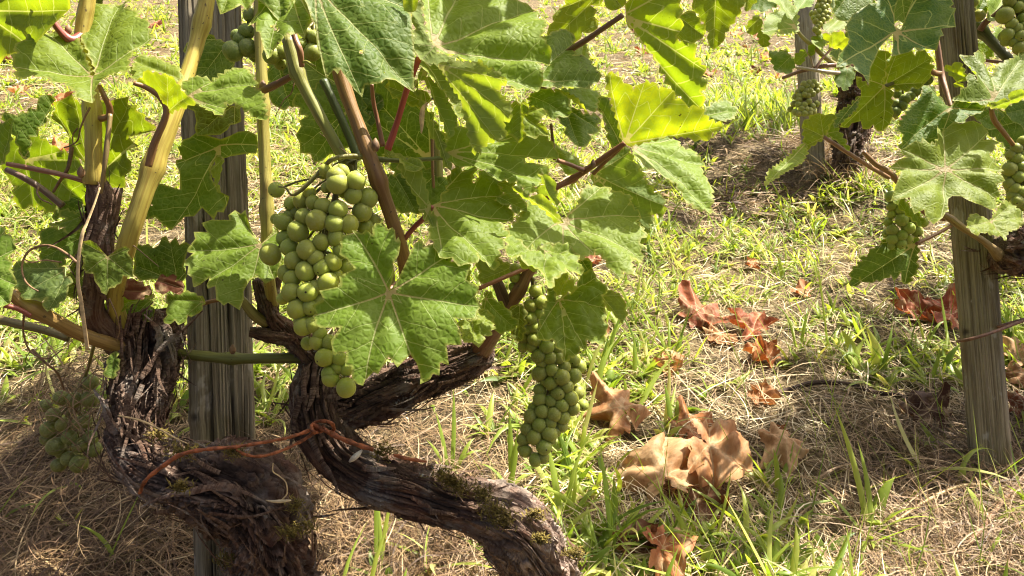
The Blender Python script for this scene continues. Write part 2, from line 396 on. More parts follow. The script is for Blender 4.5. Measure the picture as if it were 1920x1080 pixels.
def leaf_mesh(poly, L, vein_ends, seed, relief=1., curl=0., fold=0., wave=.03, wrinkle=0., res=26, teeth=.0085, droop=0., holes=()):
    """poly in leaf coordinates (metres, junction at the origin, tip along +x) -> local (n,3), faces, attributes"""
    rng = np.random.default_rng(seed)
    if teeth: poly = add_teeth(poly, teeth * 1.55, rng)
    lo, hi = poly.min(0), poly.max(0); ext = max(hi - lo); h = ext / res
    xs = np.arange(lo[0], hi[0] + h, h); ys = np.arange(lo[1], hi[1] + h, h * .866)
    X, Y = np.meshgrid(xs, ys); X[1::2] += h / 2
    g = np.stack([X.ravel(), Y.ravel()], 1) + rng.uniform(-.12, .12, (X.size, 2)) * h
    g = g[inside(poly, g)]; g = g[seg_dist(poly, g) > h * .35]
    angs = []; vp = []; ve = []
    base = len(poly)
    for k, en in enumerate(vein_ends):
        th = math.atan2(en[1], en[0]); ln = math.hypot(*en); bend = rng.uniform(-.12, .12); angs.append((th, bend, ln))
        m = max(3, int(ln / (h * .8)))
        prev = None
        for q in range(m + 1):
            rr = ln * .985 * q / m; tt = th + bend * (rr / ln - 1); p = np.array([rr * math.cos(tt), rr * math.sin(tt)])
            if not inside(poly, p[None])[0]: prev = None; continue
            vp.append(p); idx = base + len(vp) - 1
            if prev is not None: ve.append((prev, idx))
            prev = idx
    if vp:
        vpa = np.array(vp)
        keep = np.ones(len(g), bool)
        for p in vpa: keep &= np.hypot(*(g - p).T) > h * .45
        g = g[keep]; allp = np.vstack([poly, vpa, g])
    else: allp = np.vstack([poly, g])
    n0 = len(poly); edges = [(i, (i + 1) % n0) for i in range(n0)] + ve
    for hx, hy, hr in holes:
        away = np.hypot(allp[:, 0] - hx, allp[:, 1] - hy) < hr * 1.2
        away[:len(allp) - len(g)] = False
        if not ve: allp = allp[~away]
        k0 = len(allp); allp = np.vstack([allp, [(hx + hr * rng.uniform(.7, 1.2) * math.cos(q), hy + hr * rng.uniform(.7, 1.2) * math.sin(q)) for q in np.linspace(0, 6.283, 9)[:-1]]])
        edges += [(k0 + q, k0 + (q + 1) % 8) for q in range(8)]
    sc = 1 / ext
    vo, _, fo, *_ = delaunay_2d_cdt([Vector((p[0] * sc, p[1] * sc)) for p in allp], edges, [], 0, 1e-5)
    v2 = np.array([(v.x, v.y) for v in vo]) / sc; f = np.array([t for t in fo if len(t) == 3], int)
    cen = v2[f].mean(1); f = f[inside(poly, cen)]
    for hx, hy, hr in holes: cen = v2[f].mean(1); f = f[np.hypot(cen[:, 0] - hx, cen[:, 1] - hy) > hr * .82]
    used = np.unique(f); mp = -np.ones(len(v2), int); mp[used] = np.arange(len(used)); v2 = v2[used]; f = mp[f]
    a_, b_, c_ = v2[f[:, 0]], v2[f[:, 1]], v2[f[:, 2]]
    cw = ((b_ - a_)[:, 0] * (c_ - a_)[:, 1] - (b_ - a_)[:, 1] * (c_ - a_)[:, 0]) < 0
    f[cw] = f[cw][:, [0, 2, 1]]
    rr = np.hypot(v2[:, 0], v2[:, 1]); th = np.arctan2(v2[:, 1], v2[:, 0])
    best = np.full(len(v2), 9.)
    for t0, bend, ln in angs:
        ph = th - (t0 + bend * (np.minimum(rr / ln, 1) - 1)); ph = (ph + math.pi) % (2 * math.pi) - math.pi; best = np.minimum(best, np.abs(ph))
    best = np.minimum(best, 1.5)
    al = rr * np.cos(best) / L; ac = rr * np.sin(best) / L; ed = seg_dist(poly, v2)
    p3 = np.stack([v2[:, 0] / L * 2.2, v2[:, 1] / L * 2.2, np.full(len(v2), seed * 1.37 % 97)], 1)
    z = relief * L * .055 * (1 - np.exp(-(ac / .06) ** 2)) * np.clip(rr / L * 4, 0, 1)
    sect = np.abs(((al - ac * .85) / .165) % 1 - .5); z = z - relief * L * .007 * np.exp(-(sect / .1) ** 2) * np.clip(ac / .04, 0, 1)
    z = z + wave * L * perlin(p3) * 1.6 + wave * L * .6 * perlin(p3 * 2.3 + 9) + .004 * relief * L * perlin(p3 * 9)
    if wrinkle: z = z + wrinkle * L * (np.abs(perlin(p3 * 3.1 + 3)) * 1.3 + .5 * perlin(p3 * 6.3))
    z = z - curl * L * (rr / L) ** 2 + fold * np.abs(v2[:, 1]) - droop * L * np.clip(v2[:, 0] / L, 0, 2) ** 2
    z = z - np.interp(0, [0, 1], [0, 1])
    edge_t = np.clip(1 - ed / (.06 * L), 0, 1); z = z + L * .022 * relief * edge_t * perlin(p3 * 5.5 + 21)
    V = np.column_stack([v2, z])
    lp = np.column_stack([v2[:, 0] + seed * .317 % 5, v2[:, 1], np.full(len(v2), seed * .113 % 3)])
    return V, f, np.column_stack([al, ac, ed]), lp
def parse(s):
    return [tuple(float(q) for q in t.split(',')) for t in s.split()]
_seed = [100]
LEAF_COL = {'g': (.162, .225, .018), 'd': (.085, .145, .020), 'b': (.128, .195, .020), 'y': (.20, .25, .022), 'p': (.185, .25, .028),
            'yy': (.31, .34, .025), 'o': (.105, .125, .022), 'r': (.15, .058, .03)}  # leaf greens; dark, pale and yellow ones also stand in for shade and sun
def leaf(vine, poly, J, T, d, n=(0, .3, 1), col='g', veins=None, back=False, name='leaf', label=None, mat=None, tint=None, **kw):
    """one leaf blade of a vine: its outline where it stands, on a plane through its junction with normal n"""
    _seed[0] += 1; seed = _seed[0]
    pts = parse(poly) if isinstance(poly, str) else poly
    N = c2w(n); O = P(J[0], J[1], d)
    def hit(x, y):
        r = P(x, y, 1.0) - CAM; den = r @ N
        if abs(den) < .12: den = -.12
        return CAM + r * min(max(((O - CAM) @ N) / den, d * .6), d * 1.6)
    Tp = hit(*T); U = Tp - O; U -= N * (U @ N); L = np.linalg.norm(U); U /= L
    if back: N = -N
    W = np.cross(N, U)
    def loc(x, y): q = hit(x, y) - O; return np.array([q @ U, q @ W])
    pl = np.array([loc(*p) for p in pts])
    Lv = max(L, .6 * np.linalg.norm(pl.max(0) - pl.min(0)) )
    if veins: ve = [loc(*p) for p in ([T] + parse(veins) if isinstance(veins, str) else veins)]
    else: ve = [np.array([math.cos(R(a)), math.sin(R(a))]) * Lv * k for a, k in ((0, .97), (52, .85), (-52, .85), (106, .62), (-106, .62))]
    if 'holes' in kw: kw['holes'] = [(*loc(x, y), r * d / FPX) for x, y, r in kw['holes']]
    kw.setdefault('res', 26)
    V, f, vn, lp = leaf_mesh(pl, Lv, ve, seed, **kw)
    Wd = O + V[:, :1] * U + V[:, 1:2] * W + V[:, 2:3] * N
    me = npmesh(name, Wd, f, True, {'vein': ('FLOAT_VECTOR', vn), 'leafpos': ('FLOAT_VECTOR', lp)})
    rng = np.random.default_rng(seed)
    c = np.array(tint if tint else LEAF_COL[col]) * rng.uniform(.88, 1.12) * (1 + rng.uniform(-.07, .07, 3))
    o = child(name, me, vine, mat or M_LEAF, tuple(c))
    if label: o['label'] = label
    return o
def generic_outline(rng, k=1., deep=.30):
    """five-lobed vine leaf outline, junction at origin, tip +x, unit midrib"""
    th = np.radians(np.linspace(-166, 166, 61)); lob = [(0, 1., 26), (54, .9, 25), (-54, .9, 25), (108, .72, 26), (-108, .72, 26), (150, .62, 22), (-150, .62, 22)]
    r = np.full(len(th), .42)
    for a, l, w in lob:
        l2 = l * rng.uniform(.9, 1.08); r = np.maximum(r, l2 - np.abs(np.degrees(th) - a) / w * deep * rng.uniform(.8, 1.2))
    r *= 1 + rng.uniform(-.05, .05, len(th)); r[0] *= .5; r[-1] *= .5
    pl = np.stack([r * np.cos(th), r * np.sin(th)], 1) * k
    return np.vstack([pl, [[-.04 * k, 0]]])
GEN_V = [(1, 0), (.55, .74), (.55, -.74), (-.24, .68), (-.24, -.68)]
# ------------------------------------------------------------------ grapes
def grape_mesh():
    bm_u, bm_v = 18, 12; V = [(0, 0, 1.04)]
    for i in range(1, bm_v):
        t = math.pi * i / bm_v
        for j in range(bm_u):
            p = 2 * math.pi * j / bm_u; V.append((math.sin(t) * math.cos(p), math.sin(t) * math.sin(p), math.cos(t) * 1.04))
    V.append((0, 0, -1.04)); F = []
    for j in range(bm_u): F.append((0, 1 + j, 1 + (j + 1) % bm_u))
    for i in range(bm_v - 2):
        a = 1 + i * bm_u; b = a + bm_u
        for j in range(bm_u): k = (j + 1) % bm_u; F += [(a + j, b + j, b + k), (a + j, b + k, a + k)]
    a = 1 + (bm_v - 2) * bm_u; l = len(V) - 1
    for j in range(bm_u): F.append((a + j, l, a + (j + 1) % bm_u))
    me = npmesh('grape', V, np.array(F)); me.materials.append(M_GRAPE); return me
GRAPE = grape_mesh()
def bunch(label, d, grapes, axis, depth_r, col=(.25, .31, .055), group=None, fill=0, seed=1, peduncle=None, name='grape_bunch'):  # col also holds shade: bunches in shadow get darker berries
    """grapes: (x,y,rpx); axis: pixel line of the stalk"""
    rng = np.random.default_rng(seed); ax = parse(axis) if isinstance(axis, str) else axis
    O = P(ax[0][0], ax[0][1], d)
    b = thing(name, label, 'grapes', O, group)
    A = np.array(ax, float); pts = []
    for i, (x, y, r) in enumerate(grapes):
        # distance from the stalk line decides how far forward the berry sits
        best = 1e9
        for p, q in zip(A[:-1], A[1:]):
            v = q - p; t = np.clip(((np.array([x, y]) - p) @ v) / (v @ v), 0, 1); best = min(best, np.linalg.norm(np.array([x, y]) - p - v * t))
        fw = math.sqrt(max(0, 1 - min(1, best / depth_r) ** 2)) * depth_r * d / FPX * .75
        dd = d - fw - (r - 10) * .0011 * d; pts.append((P(x, y, dd), r * dd / FPX * 1.09))
    for _ in range(fill):
        k = rng.integers(len(grapes)); x, y, r = grapes[k]; x += rng.normal() * r * .8; y += rng.normal() * r * .8
        pts.append((P(x, y, d + rng.uniform(.0, .6) * depth_r * d / FPX), r * d / FPX * rng.uniform(.85, 1)))
    curve = np.array([P(x, y, d) for x, y in ax]); segs = []
    for p, r in pts:
        o = bpy.data.objects.new('grape', GRAPE); COL.objects.link(o); o.parent = b; o.location = Vector(p - O)
        o.scale = (r * rng.uniform(.97, 1.03),) * 2 + (r * rng.uniform(.98, 1.05),)
        dirn = Vector(c2w((rng.normal() * .8, -.8 + rng.normal() * .5, .25 + rng.normal() * .6)))
        o.rotation_euler = (-dirn).to_track_quat('Z', 'Y').to_euler()
        c = np.array(col) * rng.uniform(.86, 1.14) * (1 + rng.uniform(-.06, .06, 3)); o.color = (*c, 1)
        k = np.argmin(np.linalg.norm(curve - p, axis=1)); segs.append((p, curve[max(0, k - 1)] if k and rng.random() < .5 else curve[k]))
    # stalk and berry stalks: one mesh
    allV, allF, n = [], [], 0
    def add(pts4, rings, ar):
        nonlocal n
        m = tube('t', pts4, rings, ar); v = np.empty(len(m.vertices) * 3, np.float32); m.vertices.foreach_get('co', v)
        f = np.array([p.vertices[:] for p in m.polygons]); allV.append(v.reshape(-1, 3)); allF.append(f + n); n += len(m.vertices); bpy.data.meshes.remove(m)
    rs = .0022 * (d / .6) ** .5
    add([(*c, rs) for c in curve], 4 * len(curve), 6)
    for p, q in segs:
        mid = (p + q) / 2 + UP * .004; add([(*q, rs * .55), (*mid, rs * .4), (*p, rs * .45)], 4, 4)
    if peduncle: add(px_path(peduncle), 5 * len(peduncle), 8)
    V = np.vstack(allV); F = np.vstack(allF)
    me = npmesh('stalk', V, F, True, {'tube': ('FLOAT_VECTOR', V), 'crev': ('FLOAT', np.zeros(len(V)))})
    child('stalk', me, b, M_STEM, (.20, .19, .05))
    return b
# ------------------------------------------------------------------ ribbons (straw, grass)
def ribbons(base, head, length, width, rise, sag, side, segs, across=2, twist=None, slope=True):
    """arrays (n,). base (n,3). heading angle in plan; rise/sag: height = rise*t - sag*t^2 (times length); side: sideways bend"""
    n = len(base); t = np.linspace(0, 1, segs + 1)[None, :]
    hx, hy = np.cos(head)[:, None], np.sin(head)[:, None]
    run = np.sqrt(np.clip(1 - np.minimum(rise, .98) ** 2 * .75, .08, 1))[:, None]
    f = t * run * length[:, None]; lat = side[:, None] * t * t * length[:, None]
    x = base[:, 0:1] + hx * f - hy * lat; y = base[:, 1:2] + hy * f + hx * lat
    z = base[:, 2:3] + (rise[:, None] * t - sag[:, None] * t * t) * length[:, None] + (SLOPE * (y - base[:, 1:2]) if slope else 0)
    C = np.stack([x, y, z], -1)
    T = np.gradient(C, axis=1); T /= np.linalg.norm(T, axis=2, keepdims=True) + 1e-9
    ta = twist if twist is not None else RNG.uniform(-.7, .7, n)
    S0 = np.stack([-np.sin(head), np.cos(head), np.zeros(n)], -1)[:, None, :] + np.zeros_like(C)
    Bn = np.cross(T, S0); S = S0 * np.cos(ta)[:, None, None] + Bn * np.sin(ta)[:, None, None]
    Nn = np.cross(S, T)
    prof = np.clip(np.minimum(1, .45 + t * 3) * (1 - np.clip((t - .45) / .55, 0, 1) ** 1.7), .05, 1)
    w = (width[:, None] * prof)[..., None] * .5
    if across == 2: rows = [C - S * w, C + S * w]
    else: rows = [C - S * w + Nn * w * .5, C, C + S * w + Nn * w * .5]
    V = np.stack(rows, 2); k = across
    idx = np.arange(n * (segs + 1) * k).reshape(n, segs + 1, k); F = []
    for c in range(k - 1):
        F.append(np.stack([idx[:, :-1, c], idx[:, :-1, c + 1], idx[:, 1:, c + 1], idx[:, 1:, c]], -1).reshape(-1, 4))
    al = np.repeat(np.repeat(t, n, 0)[..., None], k, 2)
    return V.reshape(-1, 3), np.vstack(F), al.ravel(), (segs + 1) * k
# ================================================================== the slope
def ground_sheet():
    ys = np.concatenate([np.arange(-1.2, 3, .03), np.arange(3, 8, .1), np.geomspace(8, 90, 40)])
    xs = np.concatenate([-np.geomspace(60, 3.05, 30), np.arange(-3, 3.01, .04), np.geomspace(3.05, 60, 30)])
    X, Y = np.meshgrid(xs, ys); Z = gz(X.ravel(), Y.ravel())
    n, m = X.shape; i = np.arange(n - 1)[:, None] * m; j = np.arange(m - 1)[None]
    F = np.stack([i + j, i + j + 1, i + m + j + 1, i + m + j], -1).reshape(-1, 4)
    me = npmesh('ground', np.column_stack([X.ravel(), Y.ravel(), Z]), F); me.materials.append(M_SOIL)
    o = bpy.data.objects.new('ground', me); COL.objects.link(o); props(o, 'bare brown soil of the sloping vineyard', None, None, 'structure')
ground_sheet()
# ================================================================== posts
def post(label, pts, base_px, half, color, rot, seed, rings=260, around=150, cracks=9, rib=.08):
    """square-ish split post; half = half widths in metres (x, y)"""
    rng = np.random.default_rng(seed)
    top, bot = np.array(pts[0]), np.array(pts[1])
    t = thing('wooden_post', label, 'post', bot)
    ca = rng.uniform(0, 2 * math.pi, cracks); cw = rng.uniform(.02, .05, cracks); cd = rng.uniform(.4, 1., cracks); cs = rng.uniform(-1, 1, cracks); cl = rng.uniform(.25, .9, cracks)
    Lh = np.linalg.norm(top - bot)
    C = np.linspace(bot, top, rings); ax = (top - bot) / Lh
    u = RIGHT * math.cos(rot) + np.cross(ax, RIGHT) * math.sin(rot); u -= ax * (u @ ax); u /= np.linalg.norm(u); w = np.cross(ax, u)
    ang = np.linspace(0, 2 * math.pi, around, endpoint=False); s = np.linspace(0, Lh, rings)
    A, S = np.meshgrid(ang, s); A = A.ravel(); S = S.ravel()
    pw = 5.0; rad = 1 / ((np.abs(np.cos(A)) / half[0]) ** pw + (np.abs(np.sin(A)) / half[1]) ** pw) ** (1 / pw)
    q = np.stack([np.cos(A) * 1.2, np.sin(A) * 1.2, S * 2.5 + seed], 1)
    gq = np.stack([np.cos(A) * 11, np.sin(A) * 11, S * 4 + seed], 1)
    off = fbm(q, 3) * .05 * half[0] + fbm(gq, 3, .6) * .045 * half[0]
    cr = np.zeros(len(A))
    for a, wd, dp, sl, ln in zip(ca, cw, cd, cs, cl):
        a0 = a + sl * .25 * (S / Lh - .5) + .05 * np.sin(S * 17 + a * 3)
        dd = np.abs((A - a0 + math.pi) % (2 * math.pi) - math.pi); m0 = rng.uniform(.1, .9) * Lh
        ext = np.exp(-((S - m0) / (ln * Lh)) ** 4)
        c = np.exp(-(dd / wd) ** 2) * dp * ext * (.7 + .3 * np.sin(S * 40 + a)); cr -= c; off -= c * half[0] * .16
    gr = np.clip(fbm(np.stack([np.cos(A) * 30, np.sin(A) * 30, S * 11 + 9 + seed], 1), 2) - .25, 0, 1); cr -= gr * .9 * min(1, rib / .06); off -= gr * half[0] * rib
    for _ in range(5):                                             # knots
        ka, ks, kr = rng.uniform(0, 6.28), rng.uniform(.15, .95) * Lh, rng.uniform(.004, .009)
        dd = np.hypot(((A - ka + math.pi) % (2 * math.pi) - math.pi) * half[0], S - ks) / kr
        off += .05 * half[0] * np.exp(-(dd - 1) ** 2 * 2); cr -= .9 * np.exp(-dd ** 2 * 1.2)
    rr = rad + off
    V = np.repeat(C, around, 0) + u * (np.cos(A) * rr)[:, None] + w * (np.sin(A) * rr)[:, None]
    tv = np.column_stack([np.cos(A) * rad, np.sin(A) * rad, S])
    i = np.arange(rings - 1)[:, None] * around; j = np.arange(around)[None]; k = (j + 1) % around
    F = np.stack([i + j, i + k, i + around + k, i + around + j], -1).reshape(-1, 4)
    V = np.vstack([V, C[-1]]); tv = np.vstack([tv, [0, 0, Lh]]); cr = np.append(cr, 0)
    jj = np.arange(around); last = (rings - 1) * around
    cap = np.stack([last + jj, last + (jj + 1) % around, np.full(around, len(V) - 1)], 1)
    F = np.vstack([F[:, [0, 1, 2]], F[:, [0, 2, 3]], cap])
    me = npmesh('shaft', V, F, True, {'tube': ('FLOAT_VECTOR', tv), 'crev': ('FLOAT', cr)})
    me.set_sharp_from_angle(angle=R(50)) if hasattr(me, 'set_sharp_from_angle') else None
    child('shaft', me, t, M_POST, color)
    return t
def ext(p, q, k): p, q = np.array(p), np.array(q); return tuple(p + (p - q) * k)
p1t, p1b = P(393, 0, .86), P(418, 820, .82)
post('dark weathered wooden post wrapped by the large foreground vine', (ext(p1t, p1b, .55), ext(p1b, p1t, .75)), None, (.0325, .028), (.275, .235, .165), R(24), 5, 420, 260, 26, .065)
post2 = post('grey wooden post on the right with a rusty wire round it', (ext(P(1786, 0, 1.2), P(1858, 870, 1.145), .45), ext(P(1858, 870, 1.15), P(1786, 0, 1.2), .06)), None, (.0275, .0245), (.33, .275, .175), R(-28), 8, 360, 220, 16, .035)
post('thin grey far wooden post behind the small sunlit grape bunches', (ext(P(1508, 0, 2.4), P(1528, 320, 2.3), 1.2), ext(P(1528, 340, 2.35), P(1508, 0, 2.4), .25)), None, (.033, .030), (.36, .31, .23), R(-20), 12, 160, 80, 6)
# ================================================================== vines
V_L = thing('grapevine', 'left grapevine with a thick S-bent shaggy trunk crossing in front of the dark post', 'vine', G(520, 1260))
V_C = thing('grapevine', 'central grapevine whose red-brown trunk sweeps down right, carrying the biggest lit leaves', 'vine', G(1030, 1180))
V_R = thing('grapevine', 'right-hand grapevine growing round the grey post with the rusty wire', 'vine', G(2050, 700))
V_F = thing('grapevine', 'small far grapevine with a thin dark trunk beside the distant post', 'vine', G(1572, 398))
def bark_tube(vine, pts, rings, around, seed, amp=1., name='trunk', shag=1.):
    p = px_path(pts) if len(pts[0]) == 4 and abs(pts[0][0]) > 5 else pts
    def disp(A, S, Rr):
        tw = A + S * 2.0
        q1 = np.stack([np.cos(A) * 1.0, np.sin(A) * 1.0, S * 10 + seed], 1)
        lump = fbm(q1, 3) * .42 * amp
        wob = perlin(np.stack([np.cos(A) * 2, np.sin(A) * 2, S * 13 + seed], 1)) * (.35 + .5 * shag)
        cyl = lambda k, f, o: np.stack([np.cos(tw + wob) * k, np.sin(tw + wob) * k, S * f + seed * o], 1)
        f1 = 4 + 7 * shag
        r1 = 1 - np.abs(fbm(cyl(4.2, f1, 3), 2, .5)) * 2.4          # broad ropy ridges
        r2 = 1 - np.abs(fbm(cyl(9, f1 * 2, 1), 3, .6)) * 2.2        # fibres
        st = fbm(cyl(3.2, f1 * 1.6, 5), 3, .55) * 3.0; saw = st - np.floor(st)   # plates that overlap
        pit = np.clip(fbm(cyl(2.5, 20, 7), 2) - .35, 0, 1)
        off = lump + .17 * r1 + .085 * r2 + .13 * saw * (.5 + shag) - .35 * pit * shag
        off = off - off.mean() - .06
        cr = -np.clip((.2 - saw) / .2, 0, 1) * .6 - np.clip(.25 - r1, 0, 1) * .9 - np.clip(.1 - r2, 0, 1) * .6 - pit * 1.5
        return off * Rr, np.clip(cr, -1, 0)
    return child(name, tube(name, p, rings, around, disp), vine, M_BARK)
TL = [(270, 585, .74, 36), (278, 625, .74, 50), (274, 690, .73, 53), (257, 760, .72, 48), (248, 818, .71, 50), (288, 872, .70, 53), (362, 903, .69, 60), (440, 922, .69, 67), (490, 970, .70, 72), (511, 1040, .73, 74), (522, 1150, .77, 84), (530, 1260, .81, 100)]
bark_tube(V_L, TL, 620, 280, 2, 1.1)
TC = [(575, 640, .78, 24), (602, 690, .77, 40), (600, 750, .76, 52), (606, 800, .75, 47), (640, 858, .745, 46), (715, 900, .74, 47), (800, 928, .74, 47), (890, 952, .745, 50), (962, 985, .755, 60), (1000, 1050, .79, 64), (1020, 1130, .85, 74), (1035, 1200, .88, 92)]
bark_tube(V_C, TC, 560, 260, 7, .6, shag=.15)
bark_tube(V_C, [(600, 745, .765, 44), (655, 762, .765, 42), (715, 738, .76, 40), (785, 708, .76, 38), (850, 682, .765, 36), (893, 662, .77, 30), (912, 640, .77, 16)], 220, 150, 21, .8, 'arm', .6)
bark_tube(V_C, [(482, 524, .72, 9), (494, 558, .725, 14), (512, 600, .735, 17), (548, 632, .75, 22), (590, 672, .765, 26)], 90, 60, 23, .6, 'spur')
bark_tube(V_C, [(468, 622, .73, 9), (508, 628, .735, 15), (552, 632, .75, 18)], 50, 44, 24, .6, 'spur')
bark_tube(V_C, [(519, 520, .735, 9), (512, 555, .735, 11), (510, 590, .737, 13)], 40, 40, 27, .6, 'spur')
bark_tube(V_F, [(1606, 120, 2.3, 22), (1602, 180, 2.3, 27), (1600, 235, 2.28, 30), (1588, 300, 2.27, 26), (1577, 350, 2.26, 20), (1572, 408, 2.26, 24), (1570, 425, 2.26, 30)], 160, 70, 31, .8)
bark_tube(V_R, [(1868, 470, 1.12, 26), (1892, 476, 1.12, 40), (1935, 470, 1.12, 42), (2010, 480, 1.13, 50), (2080, 560, 1.18, 60), (2090, 680, 1.24, 70), (2080, 790, 1.2, 90)], 200, 110, 35, .9)
# ---- shaggy hanging bark strips and moss (uncountable, one part each)
def weather(o, fn):
    v = np.empty(len(o.data.vertices) * 3, np.float32); o.data.attributes['tube'].data.foreach_get('vector', v); S = v.reshape(-1, 3)[:, 2]; S = S / S.max()
    a = o.data.attributes.new('weather', 'FLOAT', 'POINT'); a.data.foreach_set('value', fn(S).astype(np.float32))
for o in list(bpy.data.objects):
    if o.name.split('.')[0] == 'trunk' and o.parent == V_C: weather(o, lambda S: np.clip((S - .46) / .2, 0, 1))
    if o.name.split('.')[0] == 'trunk' and o.parent == V_L: weather(o, lambda S: .6 * np.exp(-((S - .33) / .13) ** 2) + .35 * np.exp(-((S - .75) / .15) ** 2))
def on_path(path, n, rng, lo=.03, hi=.97, up=None):
    C4 = catmull(px_path(path), 200); T, N, B = frames(C4[:, :3]); k = (rng.uniform(lo, hi, n) * 199).astype(int); a = rng.uniform(0, 2 * math.pi, n)
    nrm = N[k] * np.cos(a)[:, None] + B[k] * np.sin(a)[:, None]
    if up is not None:
        for _ in range(12):
            bad = nrm @ np.array(up) < .35; a[bad] = rng.uniform(0, 2 * math.pi, bad.sum()); nrm = N[k] * np.cos(a)[:, None] + B[k] * np.sin(a)[:, None]
    return C4[k, :3] + nrm * C4[k, 3:4] * 1.02, nrm, T[k], C4[k, 3]
def shag(vine, path, n, seed, lmul=1.):
    rng = np.random.default_rng(seed); p, nr, T, r = on_path(path, n, rng); segs = 5; Vs, Fs, tv = [], [], []
    for i in range(n):
        L = rng.uniform(.012, .055) * lmul; w = rng.uniform(.0004, .0021) * rng.choice([1, 1, 1, 1.7]); dr = T[i] * rng.choice([-1, 1]) * 1. + np.cross(nr[i], T[i]) * rng.normal() * .22
        dr /= np.linalg.norm(dr); sd = np.cross(nr[i], dr); lift = rng.uniform(-.1, .55); b = len(Vs)
        cv = rng.normal() * .3
        for k in range(segs + 1):
            t = k / segs; c = p[i] + dr * L * t + nr[i] * (.002 + lift * L * t * t - .25 * L * t ** 4 + .0035 * r[i] / .03) + sd * cv * L * t * t; hw = w * (1 - .75 * t ** 2)
            Vs += [c - sd * hw, c + nr[i] * hw * .5, c + sd * hw]; tv += [(w * 3, L * t, t * L)] * 3
        for k in range(segs):
            for q in (0, 1): a = b + k * 3 + q; Fs += [(a, a + 1, a + 4, a + 3)]
    me = npmesh('bark_shreds', np.array(Vs), np.array(Fs), True, {'tube': ('FLOAT_VECTOR', np.array(tv) + RNG.uniform(0, .5)), 'crev': ('FLOAT', np.zeros(len(Vs)))})
    o = child('bark_shreds', me, vine, M_BARK); o['kind'] = 'stuff'
def strips(vine, path, n, seed):
    rng = np.random.default_rng(seed); p, nr, T, r = on_path(path, n, rng, .04, .8)
    for i in range(n):
        L = rng.uniform(.03, .085); w = rng.uniform(.0016, .0042); dr = T[i] * rng.choice([-1, 1]) + np.cross(nr[i], T[i]) * rng.normal() * .18; dr /= np.linalg.norm(dr); sd = np.cross(nr[i], dr)
        Vs, Fs, tv = [], [], []; lift = rng.uniform(.0, .35); cv = rng.normal() * .35; segs = 8; ph = rng.uniform(0, 6)
        for k in range(segs + 1):
            t = k / segs; c = p[i] + dr * L * t + nr[i] * (.001 + lift * L * t * t - .3 * L * t ** 3 * (lift < .2) + .0012 * math.sin(t * 7 + ph)) + sd * (cv * L * t * t + .0015 * math.sin(t * 9 + ph)); hw = w * (1 - .8 * t ** 2) * (1 + .25 * math.sin(t * 23 + ph))
            Vs += [c - sd * hw, c + nr[i] * hw * .6, c + sd * hw]; tv += [(w * 3 + i, L * t, t * L + i)] * 3
        for k in range(segs):
            for q in (0, 1): a = k * 3 + q; Fs += [(a, a + 1, a + 4, a + 3)]
        child('bark_strip', npmesh('bark_strip', np.array(Vs), np.array(Fs), True, {'tube': ('FLOAT_VECTOR', np.array(tv)), 'crev': ('FLOAT', np.zeros(len(Vs)))}), vine, M_BARK)
strips(V_L, TL, 34, 11); strips(V_C, TC, 26, 12)
shag(V_L, TL, 420, 1); shag(V_C, TC, 190, 2, .8); shag(V_C, [(600, 745, .765, 44), (715, 738, .76, 40), (785, 708, .76, 38), (893, 662, .77, 30)], 110, 3)
shag(V_F, [(1606, 120, 2.3, 22), (1600, 235, 2.28, 30), (1572, 408, 2.26, 24)], 120, 4, 1.6)
shag(V_R, [(1868, 470, 1.12, 26), (1935, 470, 1.12, 42), (2010, 480, 1.13, 50)], 120, 5, 1.2)
def moss(vine, spots, seed, per=260):
    rng = np.random.default_rng(seed); B, H, L = [], [], []
    for x, y, d, r in spots:
        c = P(x, y, d); rr = r * d / FPX
        q = c + RIGHT * rng.normal(size=(per, 1)) * rr * .5 + UP * rng.normal(size=(per, 1)) * rr * .32 - FWD * np.abs(rng.normal(size=(per, 1))) * rr * .25
        B.append(q)
    B = np.vstack(B); n = len(B)
    V, F, al, k = ribbons(B, rng.uniform(0, 6.28, n), rng.uniform(.003, .0075, n), rng.uniform(.0008, .0016, n), rng.uniform(.3, .98, n), rng.uniform(0, .3, n), rng.normal(size=n) * .3, 2, slope=False)
    o = child('moss', npmesh('moss', V, F), vine, M_MOSS); o['kind'] = 'stuff'
moss(V_C, [(830, 890, .70, 26), (868, 915, .70, 26), (925, 955, .69, 30), (942, 975, .69, 26), (1003, 968, .70, 18), (1012, 1012, .71, 14), (720, 848, .70, 26), (1075, 1040, .75, 22), (905, 925, .70, 20), (845, 905, .70, 14)], 4)
moss(V_L, [(300, 818, .67, 22), (345, 848, .64, 26), (440, 848, .63, 22), (545, 1000, .66, 22), (575, 985, .67, 24), (340, 915, .62, 18), (425, 1050, .68, 20), (555, 950, .66, 18)], 5, 170)
# ================================================================== shoots, petioles, tendrils
Y_ = (.44, .36, .075); OL = (.16, .165, .035); BR = (.24, .125, .05); RD = (.30, .085, .06); PK = (.30, .15, .10); GN = (.17, .20, .05); DK = (.075, .045, .03); RB = (.19, .085, .05); YG = (.30, .30, .07); DG = (.06, .085, .02)
stem('shoot', V_L, [(168, -45, .655, 14), (163, 10, .655, 14), (155, 60, .655, 14), (158, 105, .655, 14), (168, 150, .655, 14), (173, 205, .655, 15), (176, 280, .655, 15), (178, 345, .66, 16)], Y_, knots=((.64, .14), (.98, .2)), around=14)
stem('spur', V_L, [(178, 335, .66, 17), (188, 372, .665, 19), (184, 450, .67, 18), (178, 530, .68, 20), (176, 590, .70, 22), (225, 640, .73, 32)], (.17, .075, .042), M_BARK, knots=((.1, .3),), around=26)
shag(V_L, [(188, 372, .665, 19), (184, 450, .67, 18), (178, 530, .68, 20), (176, 590, .70, 22)], 70, 8, .8)
